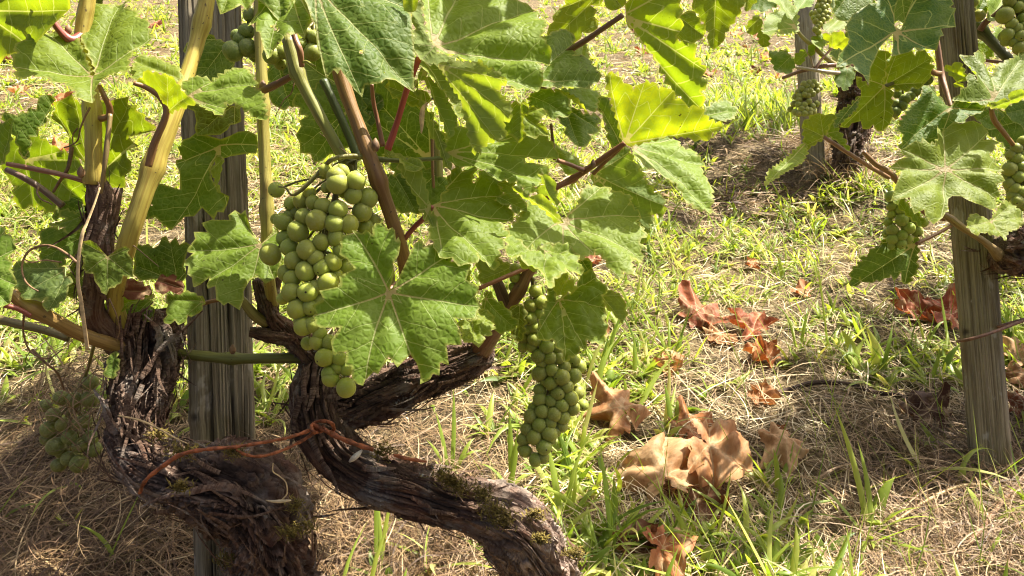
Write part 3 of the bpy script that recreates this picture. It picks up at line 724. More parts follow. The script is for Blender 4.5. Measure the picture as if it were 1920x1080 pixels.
stem('spur', V_L, [(218, 326, .70, 15), (212, 375, .69, 14), (203, 440, .685, 12), (196, 500, .69, 12)], DK, M_BARK, around=16)
stem('shoot', V_L, [(392, -45, .70, 15), (385, 12, .70, 15), (370, 75, .70, 14), (350, 142, .69, 14), (326, 212, .675, 16), (292, 300, .665, 18), (262, 385, .66, 17), (236, 465, .665, 17), (215, 560, .70, 15), (235, 625, .73, 14)], Y_, knots=((.51, .2), (.12, .2)), around=14)
stem('petiole', V_L, [(278, 312, .642, 7), (290, 268, .640, 7), (312, 212, .64, 6), (300, 182, .64, 6), (272, 163, .635, 5), (250, 156, .63, 4)], BR)
stem('petiole', V_L, [(72, -5, .63, 5), (98, 38, .635, 6), (118, 64, .64, 7), (136, 76, .645, 9), (153, 66, .652, 8)], RD)
stem('petiole', V_L, [(174, 198, .645, 6), (190, 166, .628, 5)], BR) if False else None
stem('petiole', V_L, [(186, 160, .628, 4), (196, 182, .63, 5), (205, 200, .635, 6), (204, 218, .64, 6), (190, 222, .65, 7)], BR)
stem('dry_petiole', V_L, [(207, 214, .634, 4), (201, 268, .632, 5), (195, 320, .634, 4), (189, 362, .64, 3)], (.26, .19, .08))
stem('petiole', V_L, [(12, 307, .64, 4), (55, 315, .645, 5), (100, 324, .65, 5), (140, 334, .655, 5), (166, 342, .66, 6)], PK)
stem('petiole', V_L, [(12, 318, .68, 5), (42, 332, .68, 6), (75, 352, .685, 6), (118, 386, .69, 7)], (.20, .13, .10))
stem('shoot', V_L, [(20, 548, .64, 11), (40, 566, .645, 12), (64, 580, .65, 14), (100, 600, .66, 13), (142, 622, .68, 13), (190, 640, .70, 13), (232, 652, .72, 14)], (.30, .19, .06), knots=((.2, .25),), around=12)
stem('petiole', V_L, [(8, 572, .635, 5), (36, 580, .64, 5), (58, 592, .645, 6)], RD)
stem('shoot', V_L, [(-20, 594, .73, 9), (30, 607, .73, 8), (79, 618, .735, 8), (130, 634, .74, 8)], (.17, .14, .05))
stem('shoot', V_C, [(322, 662, .75, 10), (370, 667, .745, 10), (430, 672, .745, 10), (500, 672, .75, 10), (560, 672, .76, 10), (600, 680, .765, 10)], OL, knots=((.42, .25),), around=12)
stem('shoot', V_C, [(430, 545, .715, 8), (455, 565, .72, 9), (478, 592, .725, 10), (500, 606, .735, 11)], (.21, .18, .05))
stem('petiole', V_C, [(318, 615, .76, 4), (352, 590, .75, 4), (380, 570, .745, 4), (420, 560, .74, 4)], BR)
stem('shoot', V_C, [(486, -40, .68, 11), (488, 60, .68, 11), (490, 130, .68, 11), (492, 178, .68, 12), (494, 250, .68, 11), (498, 330, .68, 11), (500, 350, .68, 12), (500, 440, .685, 11), (504, 520, .70, 11), (512, 570, .735, 11)], (.34, .30, .075), knots=((.37, .2), (.66, .18)), around=14)
stem('petiole', V_C, [(484, 174, .665, 7), (515, 160, .66, 7), (548, 142, .65, 6), (562, 132, .64, 5)], (.21, .11, .05))
stem('shoot', V_C, [(540, 70, .62, 12), (547, 100, .62, 13), (560, 142, .62, 12), (598, 215, .62, 11), (640, 290, .625, 11), (668, 350, .64, 11), (700, 430, .66, 11), (730, 520, .70, 11), (720, 620, .75, 12)], (.24, .245, .06), knots=((.1, .25),), around=14)
stem('petiole', V_C, [(566, 125, .612, 5), (562, 95, .605, 6), (552, 66, .607, 6), (545, 20, .61, 6)], PK)
stem('tendril', V_C, [(566, 118, .61, 2.4), (575, 115, .605, 2.3), (585, 121, .60, 2), (592, 124, .598, 1.4)], YG, around=6)
stem('shoot', V_C, [(612, 30, .625, 13), (638, 140, .622, 14), (664, 215, .62, 13), (692, 290, .617, 15), (712, 345, .62, 13), (735, 412, .63, 13), (756, 480, .64, 13), (766, 560, .68, 13), (775, 660, .74, 14)], (.245, .135, .045), knots=((.42, .3),), around=14)
stem('shoot', V_C, [(606, 150, .70, 8), (625, 190, .70, 8), (650, 245, .70, 8), (672, 300, .70, 8)], DG)
stem('petiole', V_C, [(727, 281, .605, 7), (745, 228, .60, 6), (764, 165, .59, 6), (786, 108, .582, 6)], (.36, .075, .05))
stem('petiole', V_C, [(718, 274, .615, 5), (708, 225, .615, 4), (700, 190, .61, 4), (697, 158, .60, 3.5)], (.22, .10, .055))
stem('petiole', V_C, [(700, 298, .618, 6), (745, 301, .62, 4), (790, 299, .62, 4), (830, 296, .622, 4)], GN)
stem('shoot', V_C, [(818, 250, .72, 7), (822, 305, .72, 8), (824, 362, .72, 8), (828, 425, .73, 8), (830, 500, .74, 8), (825, 600, .76, 9)], (.30, .28, .09))
stem('petiole', V_C, [(810, 240, .71, 3), (811, 310, .71, 3), (812, 362, .71, 3), (800, 385, .71, 3)], BR)
stem('petiole', V_C, [(757, 450, .635, 5), (775, 428, .63, 5), (795, 408, .62, 5), (811, 387, .61, 4)], RD)
stem('shoot', V_C, [(1172, 268, .63, 5), (1140, 290, .64, 5.5), (1105, 315, .65, 6), (1070, 338, .66, 6), (1038, 356, .66, 6), (1008, 400, .67, 7), (995, 460, .68, 8), (990, 505, .69, 10)], (.26, .115, .05), around=12, knots=((.36, .3),))
stem('petiole', V_C, [(1046, 301, .64, 4), (1070, 309, .65, 4), (1095, 320, .65, 5)], (.27, .14, .07))
stem('petiole', V_C, [(898, 541, .65, 4), (930, 527, .66, 4), (960, 514, .67, 4), (988, 502, .68, 4.5)], (.26, .10, .05))
stem('spur', V_C, [(1000, 498, .69, 11), (988, 515, .69, 11), (976, 540, .69, 11), (962, 562, .695, 13), (950, 578, .70, 15), (930, 610, .73, 18), (900, 655, .765, 22)], (.20, .10, .05), M_STEM, around=18, knots=((.2, .2),))
stem('spur', V_C, [(931, 527, .69, 10), (940, 548, .69, 11), (948, 570, .695, 12)], (.1, .07, .05), M_BARK, around=16)
stem('shoot', V_C, [(1168, 28, .64, 5), (1130, 54, .65, 5), (1098, 76, .66, 5.5), (1070, 94, .67, 6), (1030, 130, .69, 7), (1010, 200, .70, 7)], (.22, .12, .06), around=12)
stem('petiole', V_C, [(1033, 232, .68, 3), (1036, 262, .68, 3), (1040, 300, .68, 3.5)], BR)
stem('petiole', V_C, [(1165, 275, .68, 4), (1150, 290, .69, 4), (1138, 300, .69, 4), (1112, 326, .70, 4)], BR)
# right vine
stem('petiole', V_R, [(1756, 76, 1.10, 5), (1760, 105, 1.10, 5.5), (1765, 140, 1.10, 6), (1774, 172, 1.085, 5), (1783, 202, 1.07, 4)], (.27, .15, .09))
stem('petiole', V_R, [(1658, 162, 1.05, 3.5), (1700, 147, 1.07, 4), (1745, 130, 1.09, 4)], (.20, .19, .06))
stem('petiole', V_R, [(1720, 102, 1.05, 4), (1735, 120, 1.07, 4), (1750, 136, 1.09, 5), (1764, 138, 1.10, 5)], (.25, .14, .07))
stem('petiole', V_R, [(1738, 100, 1.09, 2), (1715, 125, 1.08, 2), (1694, 142, 1.07, 2), (1691, 150, 1.07, 2), (1693, 176, 1.07, 2)], OL)
stem('shoot', V_R, [(1800, 10, 1.26, 9), (1813, 36, 1.25, 9), (1838, 57, 1.24, 10), (1866, 85, 1.22, 9), (1895, 115, 1.2, 9), (1930, 150, 1.2, 9), (1960, 300, 1.18, 11), (1960, 460, 1.14, 14)], (.10, .105, .03), knots=((.13, .35),))
stem('shoot', V_R, [(1838, 56, 1.23, 6), (1848, 42, 1.22, 6), (1866, 28, 1.21, 5), (1886, 9, 1.2, 5), (1905, -20, 1.2, 5)], (.24, .13, .09))
stem('petiole', V_R, [(1846, 113, 1.15, 3), (1868, 116, 1.14, 3), (1890, 119, 1.14, 3)], PK)
stem('petiole', V_R, [(1858, 203, 1.03, 4), (1864, 225, 1.04, 5), (1880, 246, 1.06, 4.5), (1900, 272, 1.08, 4)], (.29, .17, .06))
stem('petiole', V_R, [(1545, 257, 1.0, 3.5), (1580, 280, 1.02, 4), (1625, 309, 1.05, 4), (1666, 333, 1.09, 4)], (.30, .17, .10))
stem('shoot', V_R, [(1618, 284, 1.1, 4), (1640, 306, 1.1, 5), (1672, 328, 1.1, 6), (1700, 360, 1.12, 6), (1740, 400, 1.13, 7), (1772, 408, 1.10, 7)], (.26, .15, .07))
stem('shoot', V_R, [(1766, 400, 1.08, 5.5), (1785, 412, 1.08, 7), (1806, 428, 1.08, 6.5), (1835, 446, 1.09, 6), (1856, 462, 1.1, 7), (1875, 480, 1.11, 12)], (.25, .175, .08))
stem('petiole', V_R, [(1718, 457, 1.06, 3), (1750, 442, 1.07, 3.2), (1783, 424, 1.08, 3.5)], (.26, .13, .075))
stem('shoot', V_F, [(1490, 50, 2.2, 3), (1505, 70, 2.2, 3.5), (1530, 92, 2.2, 4), (1558, 116, 2.2, 4.5), (1600, 140, 2.28, 6)], (.33, .29, .10))
stem('shoot', V_F, [(1468, 146, 2.3, 3), (1500, 134, 2.22, 3.5), (1530, 127, 2.2, 4), (1560, 122, 2.2, 4), (1602, 122, 2.28, 6)], (.19, .10, .06))
stem('cane', V_F, [(1492, 126, 2.18, 2.5), (1520, 130, 2.17, 3), (1550, 135, 2.17, 3.5), (1580, 138, 2.2, 4)], (.42, .36, .27))
stem('petiole', V_F, [(1560, 90, 2.2, 2), (1545, 106, 2.19, 2.2), (1533, 122, 2.18, 2.5), (1529, 133, 2.18, 2)], PK)
stem('petiole', V_F, [(1512, 97, 2.2, 1.6), (1520, 108, 2.19, 1.8), (1525, 126, 2.18, 2)], (.42, .30, .17))
# buds at the nodes, small parts of their shoots
def bud(px, py, d, r, near):
    q = np.array(P(px, py, d)); best = None
    for o in bpy.data.objects:
        if o.name.split('.')[0] == 'shoot':
            v = np.empty(len(o.data.vertices) * 3, np.float32); o.data.vertices.foreach_get('co', v); m = np.linalg.norm(v.reshape(-1, 3) - q, axis=1).min()
            if best is None or m < best[0]: best = (m, o)
    sh = best[1]
    rr = r * d / FPX; pts = [(*q, rr * .5), (*(q + UP * rr * 1.0), rr), (*(q + UP * rr * 2.2), rr * .8), (*(q + UP * rr * 3.2), rr * .1)]
    me = tube('bud', pts, 8, 8); me.materials.append(M_TENDRIL)
    o = bpy.data.objects.new('bud', me); COL.objects.link(o); o.parent = sh; o.location = (0, 0, 0)
for b in [(128, 64, .645, 6), (493, 172, .665, 7), (704, 284, .605, 8), (152, 333, .645, 7), (280, 300, .645, 5), (436, 664, .735, 6), (1112, 314, .64, 5)]: bud(*b, None)
# tendrils (dry, curling)
def tend(vine, pts, r0=2.2):
    r0 *= .68
    return stem('tendril', vine, [(x, y, d, r0 * (1 - .5 * i / len(pts))) for i, (x, y, d) in enumerate(pts)], (.20, .115, .06), M_TENDRIL, around=6)
tend(V_L, [(169, 201, .63), (160, 218, .63), (151, 240, .632), (146, 262, .635), (134, 272, .64), (120, 277, .645)], 3)
tend(V_L, [(146, 240, .63), (138, 250, .632), (136, 262, .634), (140, 272, .634), (152, 268, .632)], 2)
tend(V_L, [(135, 275, .66), (132, 295, .66), (126, 318, .66), (112, 340, .665), (100, 360, .67)], 6)
tend(V_L, [(144, 492, .62), (128, 478, .622), (105, 464, .625), (82, 460, .628), (58, 468, .63), (46, 482, .63), (41, 502, .63), (46, 524, .625), (58, 538, .62), (72, 546, .62)], 4)
tend(V_L, [(116, 492, .64), (85, 488, .635), (60, 492, .632), (46, 486, .63)], 2.5)
tend(V_L, [(72, 350, .66), (70, 362, .655), (78, 374, .65), (92, 380, .65), (98, 384, .65)], 3)
tend(V_L, [(244, 455, .66), (262, 470, .66), (280, 485, .66), (298, 500, .66)], 1.6)
tend(V_L, [(205, 560, .66), (218, 590, .66), (224, 620, .665), (218, 640, .67)], 2)
tend(V_C, [(553, 135, .66), (551, 158, .66), (545, 176, .66), (532, 188, .66), (516, 218, .66)], 2)
tend(V_C, [(600, 250, .68), (650, 286, .60), (655, 292, .60)], 1)
tend(V_L, [(45, 590, .66), (44, 625, .665), (58, 660, .67), (90, 672, .67), (118, 655, .68)], 3)
tend(V_L, [(60, 655, .69), (85, 680, .69), (108, 700, .7), (120, 730, .72)], 4)
# ================================================================== ties, wire, straw strips
def loose(name, label, cat, pts, mat, around=8, flat=None, group=None):
    p = px_path(pts); C = p[0][:3]; t = tube(name, [tuple(np.array(q[:3]) - C) + (q[3],) for q in p], max(8, len(pts) * 7), around, None, flat)
    t.materials.append(mat); o = bpy.data.objects.new(name, t); COL.objects.link(o); o.location = C; return props(o, label, cat, group)
tie = thing('willow_tie', 'orange willow twig tied round both thick trunks with a knot at the central one', 'tie', P(596, 805, .69))
def tpart(name, pts, m=M_WILLOW, c=None, ar=10): return child(name, tube(name, px_path(pts), len(pts) * 12, ar, lambda A, S, Rr: (Rr * (.28 * perlin(np.stack([np.cos(A) * 1.5, np.sin(A) * 1.5, S * 160], 1)) + .18 * np.sin(A * 2 + S * 420)), np.zeros(len(A)))), tie, m, c)
tpart('twig', [(262, 925, .645, 3.1), (272, 902, .634, 3.5), (300, 878, .628, 3.9), (340, 852, .622, 3.9), (390, 842, .62, 3.5), (440, 838, .625, 3.1), (500, 828, .64, 3.1), (545, 819, .665, 3.1), (592, 803, .695, 3.9)])
tpart('twig', [(443, 843, .625, 2.7), (462, 853, .63, 2.7), (492, 855, .645, 2.7), (535, 842, .665, 2.7), (570, 824, .685, 3.1), (600, 804, .695, 3.5)])
tpart('twig', [(586, 796, .692, 3.9), (606, 805, .69, 4.7), (635, 820, .69, 4.7), (668, 833, .69, 4.7), (700, 843, .69, 4.3)])
tpart('twig', [(738, 853, .68, 3.1), (765, 860, .68, 3.5), (800, 866, .685, 2.3)])
kp = [(590 + 16 * math.cos(t) + t * 3.2, 800 + 11 * math.sin(t), .688 + .006 * math.sin(t * 2), 3.2) for t in np.linspace(0, 8, 14)]
tpart('knot', kp)
wire = thing('rusty_wire', 'thin rusty twig-like wire looped round the right grey post', 'wire', P(1840, 628, 1.08))
child('strand', tube('strand', px_path([(1795, 640, 1.12, 3), (1815, 637, 1.085, 3.2), (1850, 627, 1.08, 3), (1880, 616, 1.09, 3), (1930, 598, 1.11, 3), (2000, 580, 1.15, 3)]), 30, 8), wire, M_WIRE)
child('strand', tube('strand', px_path([(1870, 613, 1.13, 3), (1900, 604, 1.13, 3), (1945, 592, 1.14, 3), (2000, 578, 1.15, 3)]), 20, 8), wire, M_WIRE)
loose('raffia_strip', 'flat pale dry raffia strip dangling below the yellow shoot at far left', 'strip', [(187, 352, .625, 2.5), (176, 385, .62, 3), (162, 420, .615, 4), (154, 440, .612, 5), (148, 480, .61, 4.5), (146, 525, .61, 5), (152, 565, .612, 5.5), (158, 610, .615, 5.5), (164, 655, .62, 5)], M_RAFFIA, 8, .35)
loose('wilted_flower_stalk', 'small pale dried stalk hanging among the leaves above centre', 'dry stalk', [(802, 193, .60, 2), (794, 202, .60, 4), (791, 218, .60, 5), (791, 236, .60, 3.5), (790, 250, .60, 1)], M_RAFFIA, 8, .6)
loose('bark_chip', 'small white dry flake lying on the red-brown central trunk', 'flake', [(655, 866, .695, 2), (662, 860, .69, 5), (671, 852, .69, 5), (679, 844, .692, 1.5)], mat_plain('pale_flake', (.62, .56, .46), .6, .2), 8, .4)
loose('dry_husk', 'cream curled dry husk lying on the left trunk near its base', 'husk', [(498, 938, .635, 1), (512, 940, .632, 3), (528, 940, .632, 4), (546, 938, .636, 1.5)], mat_plain('cream_husk', (.52, .42, .26), .6, .25), 8, .5)
loose('dry_stalk', 'curly thin straw stem standing above the cream husk', 'straw', [(528, 938, .635, 1.4), (538, 925, .635, 1.4), (536, 905, .635, 1.3), (524, 893, .635, 1.2), (512, 884, .635, 1.2), (512, 868, .635, 1)], M_RAFFIA, 6)
loose('straw_stalk', 'long straight straw stalk leaning across the left trunk', 'straw', [(222, 779, .655, 1.6), (262, 788, .645, 2), (290, 800, .64, 1.8), (330, 822, .635, 1.6), (352, 832, .63, 1)], M_RAFFIA, 6)
# ================================================================== leaves of the central vine
UPN = (.25, .62, .75)        # a blade tipped to the sky, sunlit
FAC = (.05, .25, 1)          # facing the camera
BCK = (-.30, -.02, 1)        # hanging, the sun shines through it
L_ = lambda *a, **k: leaf(V_C, *a, **k)
# the big whole leaf in front of the main bunch
L_("731,540 740,514 738,498 749,484 753,459 748,448 744,455 742,437 737,431 729,434 719,423 705,422 699,431 700,445 687,432 679,438 659,428 663,437 640,444 642,452 637,456 641,462 637,480 652,488 666,507 637,520 640,539 601,549 608,564 587,574 592,587 585,592 591,599 587,609 602,616 640,617 622,642 626,667 651,662 648,689 660,689 660,710 669,720 680,722 684,712 701,699 710,703 730,671 746,691 769,663 780,678 787,698 787,719 806,712 812,702 824,705 826,681 842,687 838,650 866,650 865,634 854,600 895,602 894,587 902,573 891,556 899,541 874,527 884,500 874,494 845,491 854,471 840,463 820,471 819,456 795,467 792,452 779,457 772,475 760,500 747,523 735,540",
   (729, 547), (684, 716), .575, (.04, .34, .94), 'b', '789,712 897,574 850,468 663,434 593,590', teeth=0, res=40, relief=.8, wave=.025, curl=.05)
stem('petiole', V_C, [(730, 545, .582, 3.2), (738, 535, .59, 3.5), (750, 528, .62, 4), (762, 540, .66, 5)], PK)
# right of it, one whole sunlit leaf with a folded left lobe
L_("812,384 825,379 838,362 844,333 859,311 867,325 877,312 896,312 884,336 886,352 896,342 902,327 925,323 924,340 936,346 933,355 944,367 927,381 956,391 950,395 963,415 935,423 952,450 936,456 943,475 932,479 927,507 893,481 897,492 870,500 845,488 818,472 806,440 806,410",
   (812, 385), (927, 506), .615, UPN, 'g', '963,415 943,367 878,314 828,470', teeth=.006, res=32, wave=.03)
L_("719,277 735,285 765,300 790,330 803,375 812,425 800,415 785,385 770,350 750,320 735,295", (806, 390), (722, 280), .60, (-.5, .1, 1), 'y', None, back=True, teeth=.006)
L_("741,290 752,292 763,300 768,296 780,298 796,313 790,318 768,322 755,310", (796, 318), (742, 291), .608, UPN, 'p', None, teeth=.005)
L_("935,340 967,348 960,354 977,377 989,398 975,398 958,402 956,390 929,381 944,367", (900, 350), (988, 398), .635, UPN, 'g', None, teeth=.006, label='leaf lobe with a red-brown withered tip')
L_("1056,411 1070,398 1087,382 1091,363 1103,348 1108,356 1117,349 1125,353 1142,353 1140,368 1156,362 1185,368 1179,385 1203,401 1194,414 1206,434 1211,449 1202,450 1199,457 1206,486 1182,483 1185,516 1166,511 1163,524 1151,515 1135,490 1115,470 1106,479 1086,486 1081,491 1077,478 1068,467 1056,465 1035,461 1000,470 965,452 952,442 968,419 993,381 1030,396 1050,408",
   (1054, 412), (1163, 522), .635, (.12, .60, .8), 'p', '1204,402 1205,484 1056,464 985,468 1128,352', teeth=.0045, res=32, relief=.6, curl=.04)
L_("943,457 950,486 972,486 989,502 1010,505 1020,517 1027,542 1037,527 1058,511 1068,519 1084,521 1086,509 1081,494 1077,475 1068,467 1035,463 1018,465 993,473 977,465 964,452", (1020, 470), (1027, 540), .60, (.3, .75, .6), 'p', '950,484 1084,518 1075,476', teeth=.006, wrinkle=.07, wave=.05)
L_("969,484 985,478 1000,487 1012,498 1008,506 990,503 975,494", (1012, 500), (970, 485), .592, (-.3, .1, 1), 'yy', None, back=True, teeth=.005)
# sunlit from behind: yellow-green
L_("1168,263 1160,227 1150,197 1140,157 1142,137 1157,143 1173,157 1190,170 1208,155 1233,158 1237,167 1260,168 1268,187 1285,192 1293,203 1313,203 1330,227 1355,235 1337,248 1333,262 1313,262 1290,257 1250,255 1207,267 1177,273",
   (1172, 269), (1352, 238), .625, (-.42, -.15, .9), 'yy', '1262,170 1208,157 1144,140', teeth=.0045, res=32, relief=.7)
L_("1173,20 1187,-5 1200,-50 1300,-50 1280,0 1275,13 1277,57 1270,70 1277,83 1298,82 1308,97 1305,110 1325,133 1317,147 1325,170 1315,173 1318,197 1310,203 1293,202 1277,180 1257,160 1237,120 1200,70 1173,37",
   (1168, 28), (1312, 202), .66, (-.40, -.05, .9), 'y', '1323,133 1276,60 1270,-30', teeth=.006, res=32)
L_("1278,27 1290,20 1307,32 1322,60 1307,78 1280,80 1268,60", (1270, 30), (1318, 66), .70, BCK, 'y', None, teeth=.006)
L_("1295,-40 1300,0 1297,13 1310,28 1320,43 1330,63 1330,88 1350,87 1360,63 1380,33 1397,3 1410,-40", (1345, -40), (1338, 88), .95, BCK, 'y', None, teeth=.008)
L_("822,121 838,117 853,115 880,117 905,114 907,123 928,133 951,151 926,168 945,188 955,200 960,223 940,227 946,256 929,262 912,267 898,277 901,292 895,283 890,292 883,262 873,227 866,200 864,187 845,154 832,133",
   (822, 121), (894, 290), .578, (-.38, -.12, .9), 'yy', '951,151 958,222 930,260', back=True, teeth=.004, res=30, relief=.8)
L_("960,350 968,348 993,369 1006,365 1027,377 1036,379 1031,384 1043,390 1043,400 1057,418 1047,419 1033,409 1022,396 993,375 972,363", (1054, 416), (962, 350), .595, (-.4, -.3, .85), 'yy', None, back=True, teeth=.005)
L_("1008,319 1033,333 1040,354 1044,387 1033,379 1025,367 1004,360 1020,346", (1015, 325), (1043, 386), .618, (-.5, -.1, .9), 'y', None, back=True, teeth=.005)
L_("757,-8 757,0 771,24 785,4 789,-15 780,-40 760,-40", (775, -40), (771, 23), .575, BCK, 'yy', None, teeth=.006)
L_("1133,-20 1133,0 1147,20 1160,18 1173,8 1177,-10 1170,-40 1135,-40", (1172, 20), (1135, -30), .645, BCK, 'yy', None, teeth=.006)
L_("1047,17 1060,8 1080,-30 1135,-40 1133,0 1107,10 1120,20 1113,33 1120,53 1093,63 1077,83 1060,73 1040,73 1027,67 1040,43", (1130, -20), (1045, 70), .72, BCK, 'y', '1118,50 1050,15', teeth=.007)
L_("1093,80 1098,92 1103,113 1088,112 1073,110 1075,87", (1093, 78), (1088, 112), .70, UPN, 'p', None, teeth=.006)
# big dark leaf, top
L_("560,-10 567,0 576,14 584,37 590,42 595,83 601,104 607,129 612,140 626,131 633,139 638,130 653,146 665,160 680,172 685,154 711,155 724,147 742,147 765,154 779,160 776,125 779,100 775,73 772,52 770,31 763,8 757,-8 750,-80 600,-80",
   (592, -25), (778, 159), .575, (.22, .42, .88), 'd', '612,138 768,12 680,170 720,-70', teeth=0, res=38, holes=[(677, 106, 4), (721, 133, 2)], relief=.8, curl=.05)
L_("479,0 486,10 483,21 463,46 482,51 482,70 489,71 493,87 501,112 509,106 515,94 542,77 547,79 559,70 572,75 576,58 585,40 576,12 566,-6 560,-50 500,-50", (545, -40), (502, 110), .600, (.10, .5, .85), 'g', '465,46 573,72 585,38', teeth=0, res=28, holes=[(512, 55, 4), (519, 60, 4.5), (524, 65, 3), (517, 51, 2.5)])
L_("472,-10 479,0 500,15 515,33 527,44 536,31 545,15 554,0 560,-50 470,-50", (515, -50), (527, 43), .585, (.15, .3, .9), 'g', None, teeth=0)
L_("402,-10 405,0 412,24 422,26 442,21 453,10 463,20 478,2 484,-30 400,-40", (440, -40), (414, 24), .615, (.1, .55, .85), 'g', '463,18', teeth=0)
# large pale leaf at the top centre and its curled flap
L_("810,79 803,60 795,35 789,0 800,-60 960,-60 968,0 966,12 980,12 998,20 993,33 1008,42 1001,52 997,63 1011,62 1014,77 1005,96 1018,108 1030,125 1000,137 1008,150 1012,170 991,177 978,181 970,190 955,178 928,169 915,150 880,130 850,112 820,94",
   (814, 86), (1029, 125), .605, (.22, .58, .78), 'g', '998,21 880,-50 1004,172 805,-50', teeth=.006, res=40, relief=1.2)
L_("771,31 787,4 791,30 803,77 820,98 845,106 864,102 855,108 851,120 828,119 799,115 780,98 776,79 780,54", (813, 88), (772, 33), .585, (.35, .25, .9), 'p', None, back=True, teeth=.005, curl=.1)
L_("776,102 782,104 799,117 820,121 845,154 862,187 866,225 857,225 845,187 832,167 803,144 789,125 780,117", (790, 105), (864, 224), .615, (.35, .6, .7), 'p', None, teeth=.006)
L_("1013,72 1027,72 1045,66 1060,63 1075,70 1073,110 1100,115 1123,152 1107,163 1087,167 1037,168 1010,167 1005,150 1005,137 1030,125 1010,98", (1008, 150), (1122, 152), .635, (.2, .6, .8), 'b', '1074,80 1090,165 1015,80', teeth=.006, relief=1.2)
L_("993,180 1007,172 1023,168 1057,180 1067,200 1065,220 1030,223 1023,213 993,202", (985, 175), (1066, 218), .640, (.0, .3, .9), 'b', None, teeth=.005)
L_("1037,170 1063,173 1093,167 1120,180 1117,207 1107,213 1087,197 1067,187", (1020, 168), (1112, 210), .655, (.3, .6, .7), 'p', None, teeth=.005)
L_("1045,172 1063,178 1085,195 1105,212 1098,204 1080,183 1062,174", (1045, 172), (1104, 211), .648, (-.4, -.2, .9), 'yy', None, teeth=.004)
L_("1067,203 1093,217 1120,220 1120,250 1103,253 1103,270 1083,277 1063,260 1060,243 1047,227", (1060, 205), (1085, 275), .675, (.3, .5, .8), 'd', None, teeth=.006)
L_("942,227 955,212 960,195 992,196 993,209 977,212 980,229 983,260 967,262 960,254 946,256", (975, 190), (975, 262), .610, BCK, 'y', None, teeth=.005, label='leaf lobe with a yellowing tip')
L_("979,212 994,202 1023,209 1008,233 1025,242 1031,252 992,258 983,256 980,229", (975, 210), (1030, 252), .628, (-.2, .3, .9), 'y', None, teeth=.005)
L_("835,279 837,256 850,250 873,248 908,262 946,256 983,260 1025,260 1025,271 1037,283 1048,298 1042,302 1023,306 987,306 981,308 983,315 1008,321 1025,335 1023,346 998,358 1008,367 992,367 967,348 948,342 925,340 908,325 887,317 865,323 844,312 835,298",
   (838, 285), (1047, 298), .632, (.2, .62, .76), 'g', '1022,344 930,338 960,258', teeth=.006, res=34, holes=[(929, 306, 2.2)])
L_("782,142 789,129 801,135 799,144 832,169 835,175 832,180 849,200 853,221 846,260 835,248 823,210 819,200 812,181 795,150", (795, 132), (847, 258), .612, (-.5, 0, .9), 'y', None, back=True, teeth=.005)
L_("720,162 730,154 726,148 751,150 768,158 782,173 803,173 810,188 799,200 782,200 762,192 747,185 732,173", (800, 195), (722, 160), .640, BCK, 'y', None, teeth=.006)
L_("780,150 795,205 815,240 828,262 838,300 845,320 835,312 822,280 800,240 785,200", (785, 150), (842, 318), .63, (-.4, .1, .9), 'o', None, back=True, teeth=.006)
# dim leaves behind the shoots
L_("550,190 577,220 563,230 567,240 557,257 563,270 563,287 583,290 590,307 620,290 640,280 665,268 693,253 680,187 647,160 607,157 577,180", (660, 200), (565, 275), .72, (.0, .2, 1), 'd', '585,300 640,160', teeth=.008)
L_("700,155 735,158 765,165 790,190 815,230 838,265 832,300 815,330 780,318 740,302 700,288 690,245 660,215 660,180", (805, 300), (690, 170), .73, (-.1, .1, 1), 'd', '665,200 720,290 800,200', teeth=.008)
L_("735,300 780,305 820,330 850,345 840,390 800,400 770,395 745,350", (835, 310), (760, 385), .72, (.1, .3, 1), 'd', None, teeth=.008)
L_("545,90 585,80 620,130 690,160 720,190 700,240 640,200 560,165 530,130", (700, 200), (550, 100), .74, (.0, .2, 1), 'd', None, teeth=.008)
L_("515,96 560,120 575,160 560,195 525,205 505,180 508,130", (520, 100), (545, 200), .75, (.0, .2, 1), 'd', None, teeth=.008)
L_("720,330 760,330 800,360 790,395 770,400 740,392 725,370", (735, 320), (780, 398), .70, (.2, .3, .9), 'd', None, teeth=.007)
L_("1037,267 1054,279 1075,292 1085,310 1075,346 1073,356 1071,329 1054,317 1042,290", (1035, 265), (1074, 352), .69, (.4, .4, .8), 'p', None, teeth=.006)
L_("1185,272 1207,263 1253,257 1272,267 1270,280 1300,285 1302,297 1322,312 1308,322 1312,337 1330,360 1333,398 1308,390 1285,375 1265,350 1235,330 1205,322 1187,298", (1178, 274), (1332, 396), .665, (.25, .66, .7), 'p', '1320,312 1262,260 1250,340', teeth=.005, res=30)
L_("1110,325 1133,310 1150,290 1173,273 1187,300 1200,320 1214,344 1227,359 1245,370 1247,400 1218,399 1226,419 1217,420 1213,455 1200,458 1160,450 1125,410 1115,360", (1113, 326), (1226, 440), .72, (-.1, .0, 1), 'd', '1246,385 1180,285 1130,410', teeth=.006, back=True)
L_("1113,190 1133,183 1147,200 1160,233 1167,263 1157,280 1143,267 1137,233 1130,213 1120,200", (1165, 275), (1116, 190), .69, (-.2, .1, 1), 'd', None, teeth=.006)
L_("1313,213 1337,197 1360,190 1383,210 1370,227 1350,230 1330,223", (1312, 215), (1382, 210), .72, UPN, 'b', None, teeth=.005)
